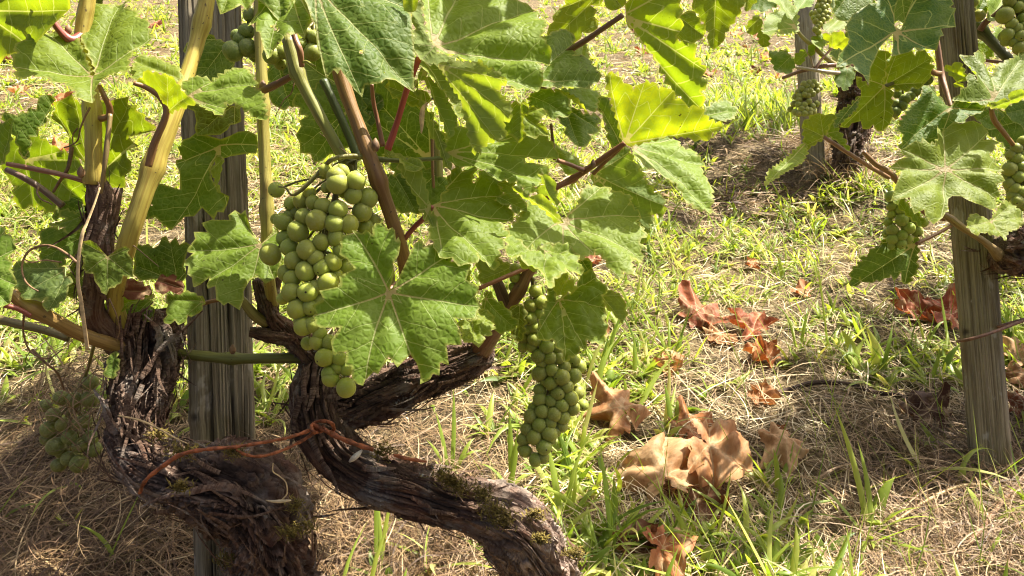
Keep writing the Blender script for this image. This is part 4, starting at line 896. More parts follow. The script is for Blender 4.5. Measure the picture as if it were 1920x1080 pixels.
# round the hanging bunch
L_("1043,563 1041,555 1039,528 1029,542 1025,567 1017,584 1018,592 1008,605 1010,613 1006,626 1013,642 1033,640 1039,649 1045,663 1054,659 1055,680 1060,682 1066,672 1079,670 1083,659 1095,659 1097,642 1114,647 1129,651 1131,634 1135,622 1133,607 1131,599 1135,588 1133,578 1125,557 1137,545 1120,526 1110,511 1095,515 1085,526 1081,542 1070,550 1052,557",
   (1048, 561), (1058, 680), .635, (.15, .42, .88), 'g', '1095,657 1132,578 1118,520 1010,622', teeth=.004, res=34, relief=1.3, wrinkle=.05)
L_("1041,557 1043,549 1037,530 1052,520 1064,511 1060,530 1077,524 1077,536 1085,538 1079,545 1066,545 1052,553", (1048, 558), (1064, 514), .625, (-.3, .0, .9), 'yy', None, teeth=.004, label='small yellowed leaf lobe with dark specks')
L_("1135,547 1152,549 1166,559 1170,580 1170,597 1166,609 1160,597 1147,584 1133,567 1125,557", (1128, 555), (1167, 606), .66, (-.5, .1, .8), 'o', None, back=True, teeth=.005)
L_("1087,486 1102,484 1110,501 1116,517 1122,530 1105,530 1090,520", (1090, 486), (1118, 528), .67, (.0, .2, 1), 'd', None, teeth=.006)
L_("904,570 914,547 925,559 933,567 947,578 960,597 972,607 966,617 960,622 947,624 939,630 931,624 925,597 910,584", (910, 560), (966, 616), .66, (.1, .4, .9), 'b', None, teeth=.005)
L_("954,582 972,570 985,580 983,597 983,626 972,640 958,624 972,613 960,597", (975, 570), (970, 638), .67, (-.1, .1, 1), 'o', None, teeth=.005)
L_("860,605 895,603 897,582 918,590 925,603 923,615 914,634 904,632 904,647 897,653 883,647 868,647 866,632", (880, 580), (898, 652), .615, (.3, .65, .7), 'p', None, teeth=.005, wrinkle=.06)
L_("893,486 929,486 960,497 958,511 912,534 902,530 900,511", (960, 500), (900, 525), .70, (.0, .2, 1), 'o', None, back=True, teeth=.006)
L_("845,490 872,500 880,520 868,535 850,520", (850, 490), (868, 532), .625, UPN, 'g', None, teeth=.006)
# the leaf with two stem shadows
L_("490,458 477,444 466,415 461,396 452,402 440,392 429,407 431,415 411,417 399,416 380,424 390,438 365,439 368,452 351,467 351,473 363,477 349,495 350,503 356,504 353,518 361,523 362,538 365,539 392,518 389,538 392,546 406,541 408,568 413,570 422,578 430,573 450,583 457,560 457,547 467,527 480,517 500,537 520,523 530,493 527,443 520,427 507,440 493,457",
   (490, 460), (363, 537), .655, (.12, .46, .88), 'b', '449,580 352,470 440,394 526,430 515,525', teeth=0, res=34, relief=1.)
# ================================================================== leaves of the left vine
LL = lambda *a, **k: leaf(V_L, *a, **k)
LL("-60,-80 150,-80 137,0 130,15 118,43 95,75 61,93 31,106 0,120 -60,140", (-40, 20), (128, 20), .66, (-.45, -.25, .85), 'y', '62,90 0,118 100,-70', teeth=0, res=28)
LL("174,142 171,120 160,98 148,81 133,79 115,74 93,76 81,80 61,87 57,94 46,98 35,109 43,118 34,131 42,146 44,170 70,161 98,159 111,167 130,168 137,178 141,187 148,187 154,198 175,199 180,178 193,159 218,152 246,154 247,130 254,120 246,109 289,91 283,72 281,59 261,50 264,41 237,33 239,18 222,17 221,10 211,24 194,20 178,28 170,55 156,80 163,98 172,125",
   (174, 142), (176, 198), .628, (.15, .58, .8), 'g', '40,140 100,78 288,88 225,20', teeth=.005, res=36, relief=1., fold=.12)
LL("247,137 257,110 283,110 310,120 333,130 343,150 333,155 313,143 287,133 267,150 250,153", (345, 155), (255, 115), .665, UPN, 'p', None, teeth=.005)
LL("260,157 277,133 290,137 320,143 333,157 353,180 370,192 343,202 315,210 307,187 290,170 280,163", (316, 209), (268, 150), .640, (-.4, -.3, .85), 'yy', None, teeth=.005, relief=.8)
LL("343,163 367,152 397,155 433,135 457,132 470,143 483,160 470,167 493,183 497,200 500,230 490,227 467,210 440,197 423,195 418,218 400,213 373,193 353,180", (352, 180), (498, 226), .640, (.1, .55, .8), 'p', '482,158 418,216 395,158', teeth=.005, res=28, label='pale leaf with brown scorched lower tips')
LL("154,195 150,187 140,187 135,176 124,188 112,192 112,206 104,210 106,222 120,236 133,256 135,270 140,287 159,302 165,330 195,351 246,351 246,328 257,319 255,302 248,295 241,282 262,273 253,266 251,256 290,245 292,238 280,224 283,215 264,207 267,197 253,198 241,195 243,181 221,187 212,190 184,186",
   (178, 332), (245, 185), .695, (-.35, -.2, .9), 'y', '291,240 260,273 136,180 108,212', teeth=0, res=32)
LL("2,224 23,215 35,218 71,208 74,192 96,179 106,187 96,197 87,218 90,224 73,240 58,259 53,280 50,300 44,298 32,257 23,238 14,231", (46, 298), (102, 184), .675, (.2, .1, 1), 'd', None, teeth=.006)
LL("71,240 83,261 99,273 113,284 140,290 160,310 168,350 166,384 156,386 148,375 115,385 99,398 76,385 37,384 35,350 22,330 10,305 14,273 30,262 50,270", (50, 300), (150, 375), .72, (-.3, -.1, .95), 'y', '60,384 108,285 150,300', teeth=.007)
LL("-10,232 0,232 11,232 21,222 27,224 27,238 24,256 28,261 21,268 16,293 11,307 0,310 -30,270", (5, 308), (24, 226), .64, BCK, 'p', None, teeth=.006)
LL("-5,426 12,428 11,440 25,446 32,467 14,485 28,497 23,509 32,524 35,534 28,541 20,567 0,582 -50,570 -60,440", (-45, 500), (30, 535), .59, (.15, .5, .85), 'b', '30,465 12,430 15,570', teeth=0, res=26)
LL("200,480 191,469 184,458 172,451 156,453 154,465 151,474 158,483 156,500 159,512 174,513 177,527 188,541 191,549 200,553 206,541 217,540 220,534 228,532 232,518 250,520 251,504 250,488 241,474 246,468 237,462 221,467 209,474",
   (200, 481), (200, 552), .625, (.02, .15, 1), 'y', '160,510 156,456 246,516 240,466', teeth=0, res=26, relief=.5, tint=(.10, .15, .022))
LL("484,256 475,251 468,249 450,251 436,258 415,262 371,251 358,260 346,265 342,276 336,277 341,297 330,300 328,307 339,322 341,334 340,357 309,348 291,343 280,345 277,357 273,373 280,393 278,415 297,410 310,424 322,432 347,407 367,407 381,391 404,414 411,399 420,399 426,382 430,373 431,369 411,359 402,339 394,320 406,293 420,297 432,295 468,290 484,292 485,276",
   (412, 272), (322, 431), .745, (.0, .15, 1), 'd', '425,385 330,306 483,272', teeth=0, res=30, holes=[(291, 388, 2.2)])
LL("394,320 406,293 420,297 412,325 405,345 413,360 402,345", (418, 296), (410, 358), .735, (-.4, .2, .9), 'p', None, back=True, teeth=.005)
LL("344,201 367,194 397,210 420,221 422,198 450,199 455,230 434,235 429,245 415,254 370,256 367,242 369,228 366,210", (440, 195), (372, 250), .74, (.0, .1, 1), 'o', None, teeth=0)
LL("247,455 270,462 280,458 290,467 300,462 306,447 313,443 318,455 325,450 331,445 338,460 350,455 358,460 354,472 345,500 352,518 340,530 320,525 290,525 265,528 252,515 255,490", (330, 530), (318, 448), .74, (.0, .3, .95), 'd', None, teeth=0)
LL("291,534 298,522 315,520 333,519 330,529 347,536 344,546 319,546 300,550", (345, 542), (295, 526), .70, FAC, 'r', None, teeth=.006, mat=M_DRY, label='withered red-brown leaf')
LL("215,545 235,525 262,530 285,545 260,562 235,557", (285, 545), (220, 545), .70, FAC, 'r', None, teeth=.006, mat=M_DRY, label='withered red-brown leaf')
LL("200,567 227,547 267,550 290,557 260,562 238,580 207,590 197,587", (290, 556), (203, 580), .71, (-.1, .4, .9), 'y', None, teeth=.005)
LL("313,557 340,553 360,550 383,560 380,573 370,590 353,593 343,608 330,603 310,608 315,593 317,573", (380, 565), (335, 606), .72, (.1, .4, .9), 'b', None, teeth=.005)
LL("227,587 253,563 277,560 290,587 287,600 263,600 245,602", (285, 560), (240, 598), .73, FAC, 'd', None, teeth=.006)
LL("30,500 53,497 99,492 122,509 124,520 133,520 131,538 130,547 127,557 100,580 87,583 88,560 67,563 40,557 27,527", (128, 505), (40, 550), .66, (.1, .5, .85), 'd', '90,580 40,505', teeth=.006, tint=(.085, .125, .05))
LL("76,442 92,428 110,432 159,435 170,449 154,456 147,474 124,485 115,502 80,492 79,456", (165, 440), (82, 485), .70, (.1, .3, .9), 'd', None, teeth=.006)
LL("112,401 124,394 142,400 166,400 168,408 156,430 136,439 120,435 124,428 108,424 92,423 113,416 124,410", (168, 402), (98, 424), .68, (.1, .5, .85), 'b', None, teeth=.004, label='torn leaf with pale ragged margin')
LL("115,385 145,368 156,385 168,385 166,401 135,398 113,398 106,417 104,400", (168, 385), (108, 412), .70, FAC, 'd', None, teeth=.006)
LL("217,658 224,686 214,711 201,708 201,686 208,664", (217, 656), (208, 711), .70, FAC, 'd', None, teeth=.005)
LL("140,470 165,480 155,500 160,540 140,560 128,545 135,510", (160, 475), (140, 556), .70, FAC, 'o', None, teeth=.006)
LL("350,90 375,60 420,80 440,130 455,150 430,165 395,160 360,150", (440, 70), (370, 150), .76, FAC, 'd', None, teeth=.006)
# ================================================================== leaves of the right vine
LR = lambda *a, **k: leaf(V_R, *a, **k)
LR("1689,56 1697,34 1710,0 1720,-50 1765,-50 1774,-8 1785,13 1777,21 1787,24 1783,36 1792,51 1760,60 1763,76 1757,78 1754,99 1734,92 1725,101 1717,104 1713,92 1705,98 1699,96 1672,105 1676,81 1672,67 1662,75 1650,88 1640,112 1631,130 1628,161 1615,146 1597,140 1597,124 1581,127 1567,127 1569,109 1588,88 1579,62 1592,39 1620,24 1635,21 1635,-30 1675,-35 1680,0 1674,28 1676,51",
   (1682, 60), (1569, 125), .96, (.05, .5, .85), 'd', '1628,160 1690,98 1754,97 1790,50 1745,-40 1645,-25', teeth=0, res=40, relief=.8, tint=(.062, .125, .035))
LR("1659,161 1656,148 1665,96 1650,94 1631,120 1628,161 1605,143 1614,169 1614,180 1600,208 1594,219 1575,238 1597,231 1614,227 1617,241 1637,234 1654,247 1667,234 1672,221 1671,199 1672,169", (1659, 161), (1582, 236), 1.04, (-.40, -.22, .85), 'y', '1654,246 1660,100 1608,145', teeth=.009)
LR("1665,120 1672,105 1699,97 1716,105 1734,94 1742,105 1745,135 1732,159 1710,163 1691,169 1661,159", (1660, 160), (1743, 110), 1.06, (-.40, -.22, .85), 'y', '1738,155 1680,105', teeth=.009)
LR("1612,180 1605,208 1592,219 1564,242 1564,223 1579,208 1597,197", (1615, 178), (1565, 240), 1.02, (-.2, .5, .8), 'd', None, teeth=.006)
LR("1717,191 1723,184 1725,172 1738,161 1757,180 1774,195 1783,199 1789,191 1837,191 1844,208 1826,217 1807,214 1806,229 1785,236 1766,251 1753,266 1740,274 1706,274 1689,281 1691,257 1680,251 1689,227 1702,208", (1783, 201), (1690, 278), 1.06, (.0, .35, .95), 'd', '1843,206 1738,163 1760,262', teeth=.009)
LR("1772,234 1769,249 1761,230 1755,251 1756,264 1747,267 1747,279 1740,272 1738,277 1721,266 1720,276 1710,272 1689,281 1691,291 1699,298 1684,301 1669,312 1686,326 1678,347 1676,360 1673,373 1702,374 1701,387 1709,407 1726,400 1729,412 1746,425 1766,410 1774,395 1777,374 1783,370 1798,372 1807,382 1821,387 1837,387 1852,397 1867,393 1864,374 1872,372 1860,354 1874,349 1867,339 1852,332 1845,328 1860,326 1885,319 1867,309 1866,300 1856,296 1852,292 1863,283 1860,277 1871,273 1858,262 1845,262 1858,244 1839,234 1824,227 1812,230 1800,234 1791,225 1776,238",
   (1772, 319), (1763, 412), .98, (.08, .48, .87), 'g', '1860,372 1676,368 1672,312 1695,283 1768,236 1856,244 1883,319', teeth=0, res=42, relief=.8, curl=.04)
LR("1789,186 1806,171 1807,163 1806,150 1822,163 1815,140 1800,102 1811,109 1821,112 1824,105 1841,103 1847,96 1849,107 1841,124 1854,141 1864,142 1867,127 1886,120 1912,106 1960,104 1960,170 1927,176 1896,193 1864,193 1839,194 1821,189", (1862, 188), (1800, 105), 1.0, (.15, .55, .8), 'b', '1795,185 1915,110 1848,100', teeth=.008, res=34, relief=1.2)
LR("1770,127 1783,124 1798,117 1813,146 1802,154 1785,144", (1815, 148), (1772, 128), 1.02, BCK, 'yy', None, teeth=.006)
LR("1787,157 1806,157 1809,167 1800,163", (1810, 165), (1788, 157), 1.01, BCK, 'yy', None, teeth=.006)
LR("1852,193 1870,191 1894,190 1896,172 1925,174 1916,186 1894,195 1869,202 1858,205", (1858, 203), (1918, 180), .99, (-.4, -.3, .85), 'yy', None, back=True, teeth=.008)
LR("1882,204 1920,188 1960,280 1912,238 1903,232 1886,217", (1940, 200), (1886, 212), 1.12, FAC, 'd', None, teeth=.009)
LR("1845,208 1864,206 1880,215 1867,242 1854,245 1837,231 1830,227 1822,217", (1870, 205), (1832, 228), 1.11, FAC, 'd', None, teeth=.009)
LR("1811,416 1822,404 1837,408 1858,414 1867,397 1879,382 1896,382 1901,393 1909,406 1910,423 1899,436 1886,438 1881,452 1871,444 1858,444 1847,440 1834,438 1824,443 1813,432", (1858, 415), (1882, 450), 1.04, (.2, .6, .75), 'p', '1814,425 1908,410 1893,386', teeth=.006, wrinkle=.04)
LR("1652,451 1663,449 1672,462 1699,466 1721,444 1721,462 1717,509 1699,532 1687,513 1680,524 1672,530 1667,519 1654,526 1626,532 1611,522 1605,539 1593,539 1596,509 1614,494 1607,487 1622,485 1626,476 1648,462", (1718, 456), (1598, 536), 1.08, (-.1, .35, .9), 'd', '1698,530 1650,455', teeth=.008)
LR("1505,230 1528,215 1547,217 1567,217 1555,235 1545,257 1510,283 1508,257", (1545, 257), (1508, 240), 1.0, BCK, 'y', None, teeth=.006)
LR("1512,263 1510,290 1500,313 1467,330 1433,350 1438,327 1473,300", (1514, 266), (1436, 348), 1.01, (.1, .6, .8), 'p', None, teeth=.006)
LR("1560,227 1573,247 1593,283 1567,263 1547,253", (1550, 250), (1590, 280), 1.01, (-.1, .2, 1), 'g', None, teeth=.006)
LR("1562,25 1567,0 1575,-50 1640,-50 1635,19 1594,37 1579,42", (1620, -40), (1565, 24), 1.15, FAC, 'd', None, teeth=.009)
LR("1820,-20 1845,-30 1862,-10 1858,15 1842,28 1826,20", (1860, -25), (1832, 22), 1.25, FAC, 'd', None, teeth=.009)
LR("1845,10 1875,-5 1880,30 1860,45 1850,35", (1880, -5), (1852, 38), 1.28, (.2, .6, .7), 'p', None, teeth=.009)
LR("1825,80 1850,75 1862,100 1845,118 1828,112", (1850, 75), (1840, 116), 1.28, FAC, 'y', None, teeth=.009)
LR("1858,60 1880,54 1885,85 1870,90 1860,80", (1880, 55), (1864, 86), 1.28, UPN, 'p', None, teeth=.009)
LR("1884,285 1900,270 1945,260 1960,340 1935,400 1890,395 1880,370 1884,330", (1950, 280), (1886, 385), 1.18, FAC, 'd', None, teeth=.01)
LR("1840,205 1900,215 1960,230 1960,300 1890,280 1850,250", (1940, 220), (1850, 245), 1.2, FAC, 'd', None, teeth=.01)
LR("1640,-10 1700,-20 1760,10 1770,40 1700,45 1650,30", (1690, -20), (1700, 44), 1.2, FAC, 'd', None, teeth=.01)
LR("1673,373 1690,370 1715,400 1735,418 1728,425 1705,410", (1690, 368), (1730, 422), 1.02, FAC, 'g', None, teeth=.007)
# ================================================================== leaves of the far vine
LF = lambda *a, **k: leaf(V_F, *a, res=16, **k)
LF("1431,48 1440,29 1460,27 1458,17 1437,8 1452,0 1460,-20 1475,-15 1471,0 1487,21 1498,54 1490,62 1469,69 1458,71 1460,58 1442,73 1433,58", (1494, 50), (1434, 55), 2.15, (.2, .62, .75), 'p', None, teeth=.012)
LF("1402,46 1419,27 1431,44 1427,54 1442,69 1440,88 1425,85 1421,62 1404,65", (1430, 30), (1432, 86), 2.2, BCK, 'y', None, teeth=.012)
LF("1395,0 1400,22 1412,8 1425,-10 1420,-40 1395,-40", (1412, -40), (1401, 20), 2.1, BCK, 'y', None, teeth=.012)
LF("1487,0 1500,-30 1530,-30 1525,0 1517,17 1498,17 1492,23", (1520, -20), (1493, 21), 2.15, (.2, .6, .75), 'b', None, teeth=.012)
LF("1542,52 1560,40 1573,27 1587,19 1581,46 1585,50 1577,60 1554,62", (1545, 62), (1586, 21), 2.15, (.2, .6, .75), 'p', None, teeth=.012)
LF("1542,65 1558,67 1573,60 1585,69 1590,79 1585,90 1560,90 1554,77", (1559, 90), (1586, 70), 2.14, (-.4, -.2, .85), 'yy', None, teeth=.012)
LF("1523,71 1542,65 1554,77 1542,88 1533,92 1523,82", (1553, 80), (1525, 75), 2.2, UPN, 'g', None, teeth=.012)
LF("1490,106 1506,92 1513,100 1504,119 1492,121", (1513, 97), (1493, 118), 2.18, BCK, 'y', None, teeth=.012)
LF("1515,92 1525,83 1527,94 1521,106", (1513, 97), (1526, 86), 2.19, BCK, 'y', None, teeth=.012)
LF("1579,127 1598,125 1602,142 1594,160 1583,171 1567,158 1565,144", (1590, 125), (1582, 169), 2.2, FAC, 'd', None, teeth=.012)
LF("1540,-20 1600,-30 1640,10 1620,70 1590,110 1560,120 1550,90 1590,60 1560,30", (1600, -20), (1570, 110), 2.5, FAC, 'd', None, teeth=.014)
LF("1440,100 1470,95 1490,120 1480,140 1455,135", (1490, 100), (1455, 132), 2.5, FAC, 'd', None, teeth=.014)
LF("1600,110 1640,100 1680,120 1690,160 1650,170 1610,150", (1690, 120), (1610, 140), 2.6, FAC, 'd', None, teeth=.014)
LF("1395,-30 1450,-30 1455,10 1430,25 1405,15", (1430, -30), (1420, 22), 2.6, FAC, 'd', None, teeth=.014)
# ================================================================== growth above the picture (it throws the shade seen in it)
def canopy(vine, boxes, seed, size=(.06, .085)):
    rng = np.random.default_rng(seed); base = []
    for k in range(4):
        pl = generic_outline(rng); V, f, vn, lp = leaf_mesh(pl, 1., [np.array(v) for v in GEN_V], 900 + k, res=9, teeth=0, wave=.09, curl=.15, relief=1.)
        base.append((V, f, vn, lp))
    Vs, Fs, A, Lp, n = [], [], [], [], 0
    for (x0, x1, y0, y1, d0, d1, cnt) in boxes:
        for _ in range(cnt):
            V, f, vn, lp = base[rng.integers(4)]; L = rng.uniform(*size); d = rng.uniform(d0, d1)
            O = P(rng.uniform(x0, x1), rng.uniform(y0, y1), d)
            N = np.array([rng.normal() * .5, -.35 + rng.normal() * .5, .8 + rng.normal() * .3]); N /= np.linalg.norm(N)
            U = np.array([rng.normal(), rng.normal(), -.6]); U -= N * (U @ N); U /= np.linalg.norm(U); W = np.cross(N, U)
            Vs.append(O + (V[:, :1] * U + V[:, 1:2] * W + V[:, 2:3] * N) * L); Fs.append(f + n); n += len(V); A.append(vn); Lp.append(lp * L + rng.uniform(0, 3))
    me = npmesh('foliage', np.vstack(Vs), np.vstack(Fs), True, {'vein': ('FLOAT_VECTOR', np.vstack(A)), 'leafpos': ('FLOAT_VECTOR', np.vstack(Lp))})
    o = child('foliage', me, vine, M_LEAF, (.07, .13, .025)); o['kind'] = 'stuff'
canopy(V_L, [(620, 1120, -700, -90, .73, .9, 90), (100, 1180, -650, -70, .9, 1.3, 235)], 41)
canopy(V_C, [(1000, 1400, -700, -150, .60, .72, 8)], 42)
canopy(V_R, [(2000, 2600, -330, -110, 1.1, 1.7, 80), (1980, 2500, -100, 300, 1.15, 1.35, 45), (1760, 1900, -200, -110, 1.15, 1.25, 6), (1745, 1880, -330, -130, .92, 1.06, 16)], 43)
canopy(V_F, [(1520, 1950, -500, -70, 2.3, 3.1, 60)], 44, (.07, .1))
# ================================================================== grape bunches
def tr(s): return [tuple(float(q) for q in t.split(',')) for t in s.split()]
B1 = tr("518,356,13.5 611,320,12 631,331,17 633,344,19 641,322,13 667,339,17 689,372,18 662,366,15 566,376,15 546,382,12.5 581,361,11 587,380,13 606,386,14.5 634,393,16.5 679,397,17 594,413,19 570,407,15.5 556,398,11 627,419,17 654,420,17 686,426,15 531,416,16 517,411,9 543,404,11 559,434,18 534,448,14 630,446,15 602,454,14.5 507,477,18.5 543,464,15.5 576,469,18 551,489,16.5 591,483,15 624,492,15.5 604,502,15.5 572,509,17 537,512,15 651,502,16 702,413,11 611,352,9 577,548,18 615,530,18 631,516,13 582,576,15 563,584,14 601,565,12 587,609,15 569,612,16 595,642,13.5 618,642,14 609,670,17 636,672,14 650,692,12 618,700,14 620,710,15 649,727,17 547,548,18 558,580,18 530,560,11 548,522,15 590,540,14 605,590,14 565,603,14 640,470,15 655,455,14 600,625,13 632,690,12")
bunch('large pale green main grape bunch, partly covered by the big whole vine leaf', .63, B1, "668,300 640,330 620,400 600,470 585,540 590,610 620,680 645,715", 62, (.33, .37, .05), 'grape bunches hanging on the vines', 14, 1, [(692, 294, .617, 5), (655, 293, .61, 5), (625, 298, .605, 5), (608, 312, .61, 4), (590, 332, .61, 4), (565, 356, .61, 4), (548, 365, .61, 3.5), (535, 352, .608, 2), (522, 350, .606, 1.5)])
B2 = [(x, y, r * 1.08) for x, y, r in tr("1004,546,10.5 995,574,11 1014,567,11.5 994,597,11.5 1009,588,9 1002,614,10 991,618,9 982,634,9.5 1002,637,11.5 981,648,9 998,650,10 1025,651,12 1010,668,12 1031,672,11.5 1016,681,10 1049,672,11 1075,674,12 1086,687,11.5 1012,700,13 1035,694,11.5 1058,689,10.5 1053,707,13.5 1077,705,12 1033,718,11.5 1021,713,9 1063,725,11.5 1083,736,11.5 1012,731,10.5 1046,738,11.5 1070,746,12.5 1013,749,12 1033,752,10.5 1053,760,11.5 1074,766,11.5 1017,772,12 1039,777,12.5 1056,783,11.5 996,781,12.5 1000,764,9 1012,797,12 1032,792,11 1053,799,10 989,805,11.5 1002,820,12.5 1030,813,13 1042,810,9 982,824,11 1020,838,13 1033,824,9 985,846,10.5 1004,862,11 1018,858,10 967,505,9.5 965,521,8.5 962,538,7.5 1060,640,11 1045,655,10 1030,630,11 1020,610,11")]
bunch('long dark green grape bunch dangling free over the grass', .70, B2, "998,520 1005,580 1010,640 1040,700 1045,750 1025,800 1010,860", 45, (.235, .265, .035), 'grape bunches hanging on the vines', 16, 2, [(988, 512, .69, 3), (1000, 525, .69, 3), (1004, 545, .70, 3)])
B3 = tr("1671,369,10 1672,387,8.5 1688,394,9 1672,402,7.5 1691,413,11 1665,417,7.5 1673,432,10 1703,428,11 1662,438,7.5 1690,442,10 1673,449,9.5 1716,414,11 1719,434,10 1704,406,9 1671,461,6.5 1690,457,9 1702,449,9 1732,417,8 1684,380,8")
bunch('small grape bunch above the drooping dark leaf left of the grey post', 1.08, B3, "1690,370 1692,400 1692,440 1685,460", 34, (.26, .31, .045), 'grape bunches hanging on the vines', 3, 3)
q = lambda s, r: [(1400 + float(a.split(',')[0]) / 4.8, float(a.split(',')[1]) / 4.8, r) for a in s.split()]
B4 = q("515,755 560,745 605,740 540,775 585,770 625,765 500,800 540,820 570,815 630,815 655,795 465,830 440,870 475,865 520,850 550,860 595,845 425,935 465,940 470,900 495,980 540,985 520,945 590,955 630,935 560,915 520,1020 565,1020 470,1025 435,1010 605,1010 570,995", 5.5)
bunch('tiny far grape bunch low in front of the distant post', 2.2, B4, "1520,152 1515,185 1510,215", 24, (.26, .27, .06), 'grape bunches hanging on the vines', 6, 4)
B5 = q("690,15 735,15 675,45 715,55 690,70 640,55 700,110 735,125 680,140 720,160 680,180 640,150 605,160 620,190 655,215 700,235 640,240 620,120 590,125 650,100 645,290 620,265 700,-20 660,-10 735,-30 690,-45", 5.5)
bunch('tiny far sunlit grape bunch at the top edge before the distant post', 2.2, B5, "1545,-20 1542,20 1532,58", 18, (.30, .30, .06), 'grape bunches hanging on the vines', 4, 5)
B6 = tr("1884,29,14 1897,45,10 1889,65,11 1907,54,9.5 1913,68,11 1886,77,8.5 1901,79,8.5 1911,90,10.5 1916,103,8.5 1918,34,9 1925,20,10 1893,2,11 1909,13,9.5 1920,4,10 1921,51,10 1935,70,11 1940,40,12 1930,90,10 1935,5,11 1900,-12,10 1920,-15,10")
bunch('grape bunch cut by the frame in the top right corner', 1.14, B6, "1910,-20 1910,40 1915,100", 36, (.28, .32, .05), 'grape bunches hanging on the vines', 4, 6)
bunch('few sunlit loose grapes beside the top of the grey post', 1.22, tr("1824,4,10 1836,29,10 1819,32,7.5 1811,17,8 1812,-6,9 1830,-12,9"), "1828,-15 1826,10 1830,30", 18, (.30, .30, .04), 'grape bunches hanging on the vines', 0, 7)
B7 = tr("1918,266,10 1906,279,10 1896,291,9.5 1907,298,10 1918,292,9 1893,317,12 1914,312,10 1888,330,9 1892,344,10 1909,332,10 1903,354,10 1918,360,11 1907,373,10 1896,356,8 1907,378,11 1905,395,8 1930,280,10 1935,310,11 1932,340,11 1930,372,10 1920,385,10 1898,368,9")
bunch('grape bunch at the right edge beside the round sunlit leaf', 1.1, B7, "1915,262 1915,320 1915,390", 32, (.28, .32, .05), 'grape bunches hanging on the vines', 4, 8)
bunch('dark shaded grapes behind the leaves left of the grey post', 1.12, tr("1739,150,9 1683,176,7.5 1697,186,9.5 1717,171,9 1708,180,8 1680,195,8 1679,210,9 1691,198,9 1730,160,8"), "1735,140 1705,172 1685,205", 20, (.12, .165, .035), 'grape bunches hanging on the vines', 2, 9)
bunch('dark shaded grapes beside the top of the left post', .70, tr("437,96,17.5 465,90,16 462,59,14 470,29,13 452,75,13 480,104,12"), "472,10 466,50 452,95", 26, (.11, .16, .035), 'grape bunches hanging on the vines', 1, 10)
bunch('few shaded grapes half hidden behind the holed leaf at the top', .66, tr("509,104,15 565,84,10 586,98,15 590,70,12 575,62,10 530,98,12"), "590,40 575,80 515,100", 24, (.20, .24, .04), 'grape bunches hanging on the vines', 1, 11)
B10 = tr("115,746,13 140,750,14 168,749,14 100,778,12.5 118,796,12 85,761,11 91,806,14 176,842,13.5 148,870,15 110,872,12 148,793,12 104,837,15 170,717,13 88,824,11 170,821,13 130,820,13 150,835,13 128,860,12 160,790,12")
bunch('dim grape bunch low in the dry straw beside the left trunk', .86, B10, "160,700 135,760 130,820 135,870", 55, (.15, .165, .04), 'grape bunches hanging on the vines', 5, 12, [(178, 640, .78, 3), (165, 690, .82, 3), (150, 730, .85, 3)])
# ================================================================== fallen leaves
FALLEN = []
def fallen(label, px, py, wpx, col, tilt=.3, yaw=0., curl=.3, crumple=.3, fold=0., lift=.012, seed=1, res=32, group='dry vine leaves fallen on the grass'):
    rng = np.random.default_rng(seed); O = G(px, py); d = Gd(py); L = wpx * d / FPX * .60; tilt *= .5; FALLEN.append((px, py, wpx))
    pl = generic_outline(rng, 1., .26) * L; V, f, vn, lp = leaf_mesh(pl, L, [np.array(v) * L for v in GEN_V], 500 + seed, relief=.8, res=res, teeth=L * .12, wave=.05)
    ax = rng.uniform(-.5, .5) + (0 if fold >= 0 else math.pi / 2 * rng.integers(0, 2)); ca, sa = math.cos(ax), math.sin(ax)
    u = (V[:, 0] * ca + V[:, 1] * sa) / L; w = (-V[:, 0] * sa + V[:, 1] * ca) / L; z0 = V[:, 2] / L
    q = np.column_stack([u * 1.5 + seed, w * 1.5, np.full(len(V), seed * .7)])
    ac = vn[:, 1]; rr = np.hypot(V[:, 0], V[:, 1]) / L
    pleat = (1 - np.exp(-(ac / .10) ** 2)) * np.clip(rr * 2, 0, 1)
    z0 = z0 + (.16 + .35 * crumple) * pleat * (1 + .8 * perlin(q * 1.7)) * (1 if seed % 2 else -1) + .05 * perlin(q * 3.1) + .022 * np.abs(perlin(q * 7.)) + .16 * crumple * fbm(q * 1.3, 2) + .05 * np.abs(perlin(q * 4.7 + 2)) + .045 * np.abs(perlin(q * 8.3)) + .02 * np.abs(perlin(q * 15.))
    # rolled like paper round an axis, the margins rolled tighter
    kk = (3.2 * curl + 1.6 * fold) * 1.0; kk = kk if abs(kk) > .35 else .35
    th = kk * w * (1 + .55 * np.abs(w) + .3 * u)
    w2 = np.sin(th) / kk - z0 * np.sin(th); z2 = (1 - np.cos(th)) / kk + z0 * np.cos(th)
    k2 = .9 * abs(curl) * (1 if rng.random() < .6 else -1) + 1e-3; t2 = k2 * u; u2 = np.sin(t2) / k2 - z2 * np.sin(t2) * .5; z2 = z2 * np.cos(t2) + (1 - np.cos(t2)) / k2
    Q = np.column_stack([u2 - .25, w2, z2 * .8]) * L
    E = np.array((Euler((tilt, 0, 0)).to_matrix() @ Euler((0, 0, yaw)).to_matrix())); Q = Q @ E.T
    Q[:, 2] += SLOPE * Q[:, 1]; Q[:, 2] -= Q[:, 2].min() * .78 - lift * .2
    me = npmesh('fallen_leaf', Q, f, True, {'vein': ('FLOAT_VECTOR', vn), 'leafpos': ('FLOAT_VECTOR', lp)}); me.materials.append(M_DRY)
    o = bpy.data.objects.new('fallen_leaf', me); COL.objects.link(o); o.location = O; o.color = (*col, 1)
    return props(o, label, 'dry leaf', group)
RED = (.34, .115, .05); ORA = (.42, .18, .065); TAN = (.50, .285, .13); PAL = (.56, .37, .19); BRN = (.20, .095, .05); DBR = (.10, .05, .03)
fallen('red butterfly-shaped fallen leaf in the middle of the red pair', 1408, 612, 92, RED, .55, 1.6, .15, .25, .15, seed=1)
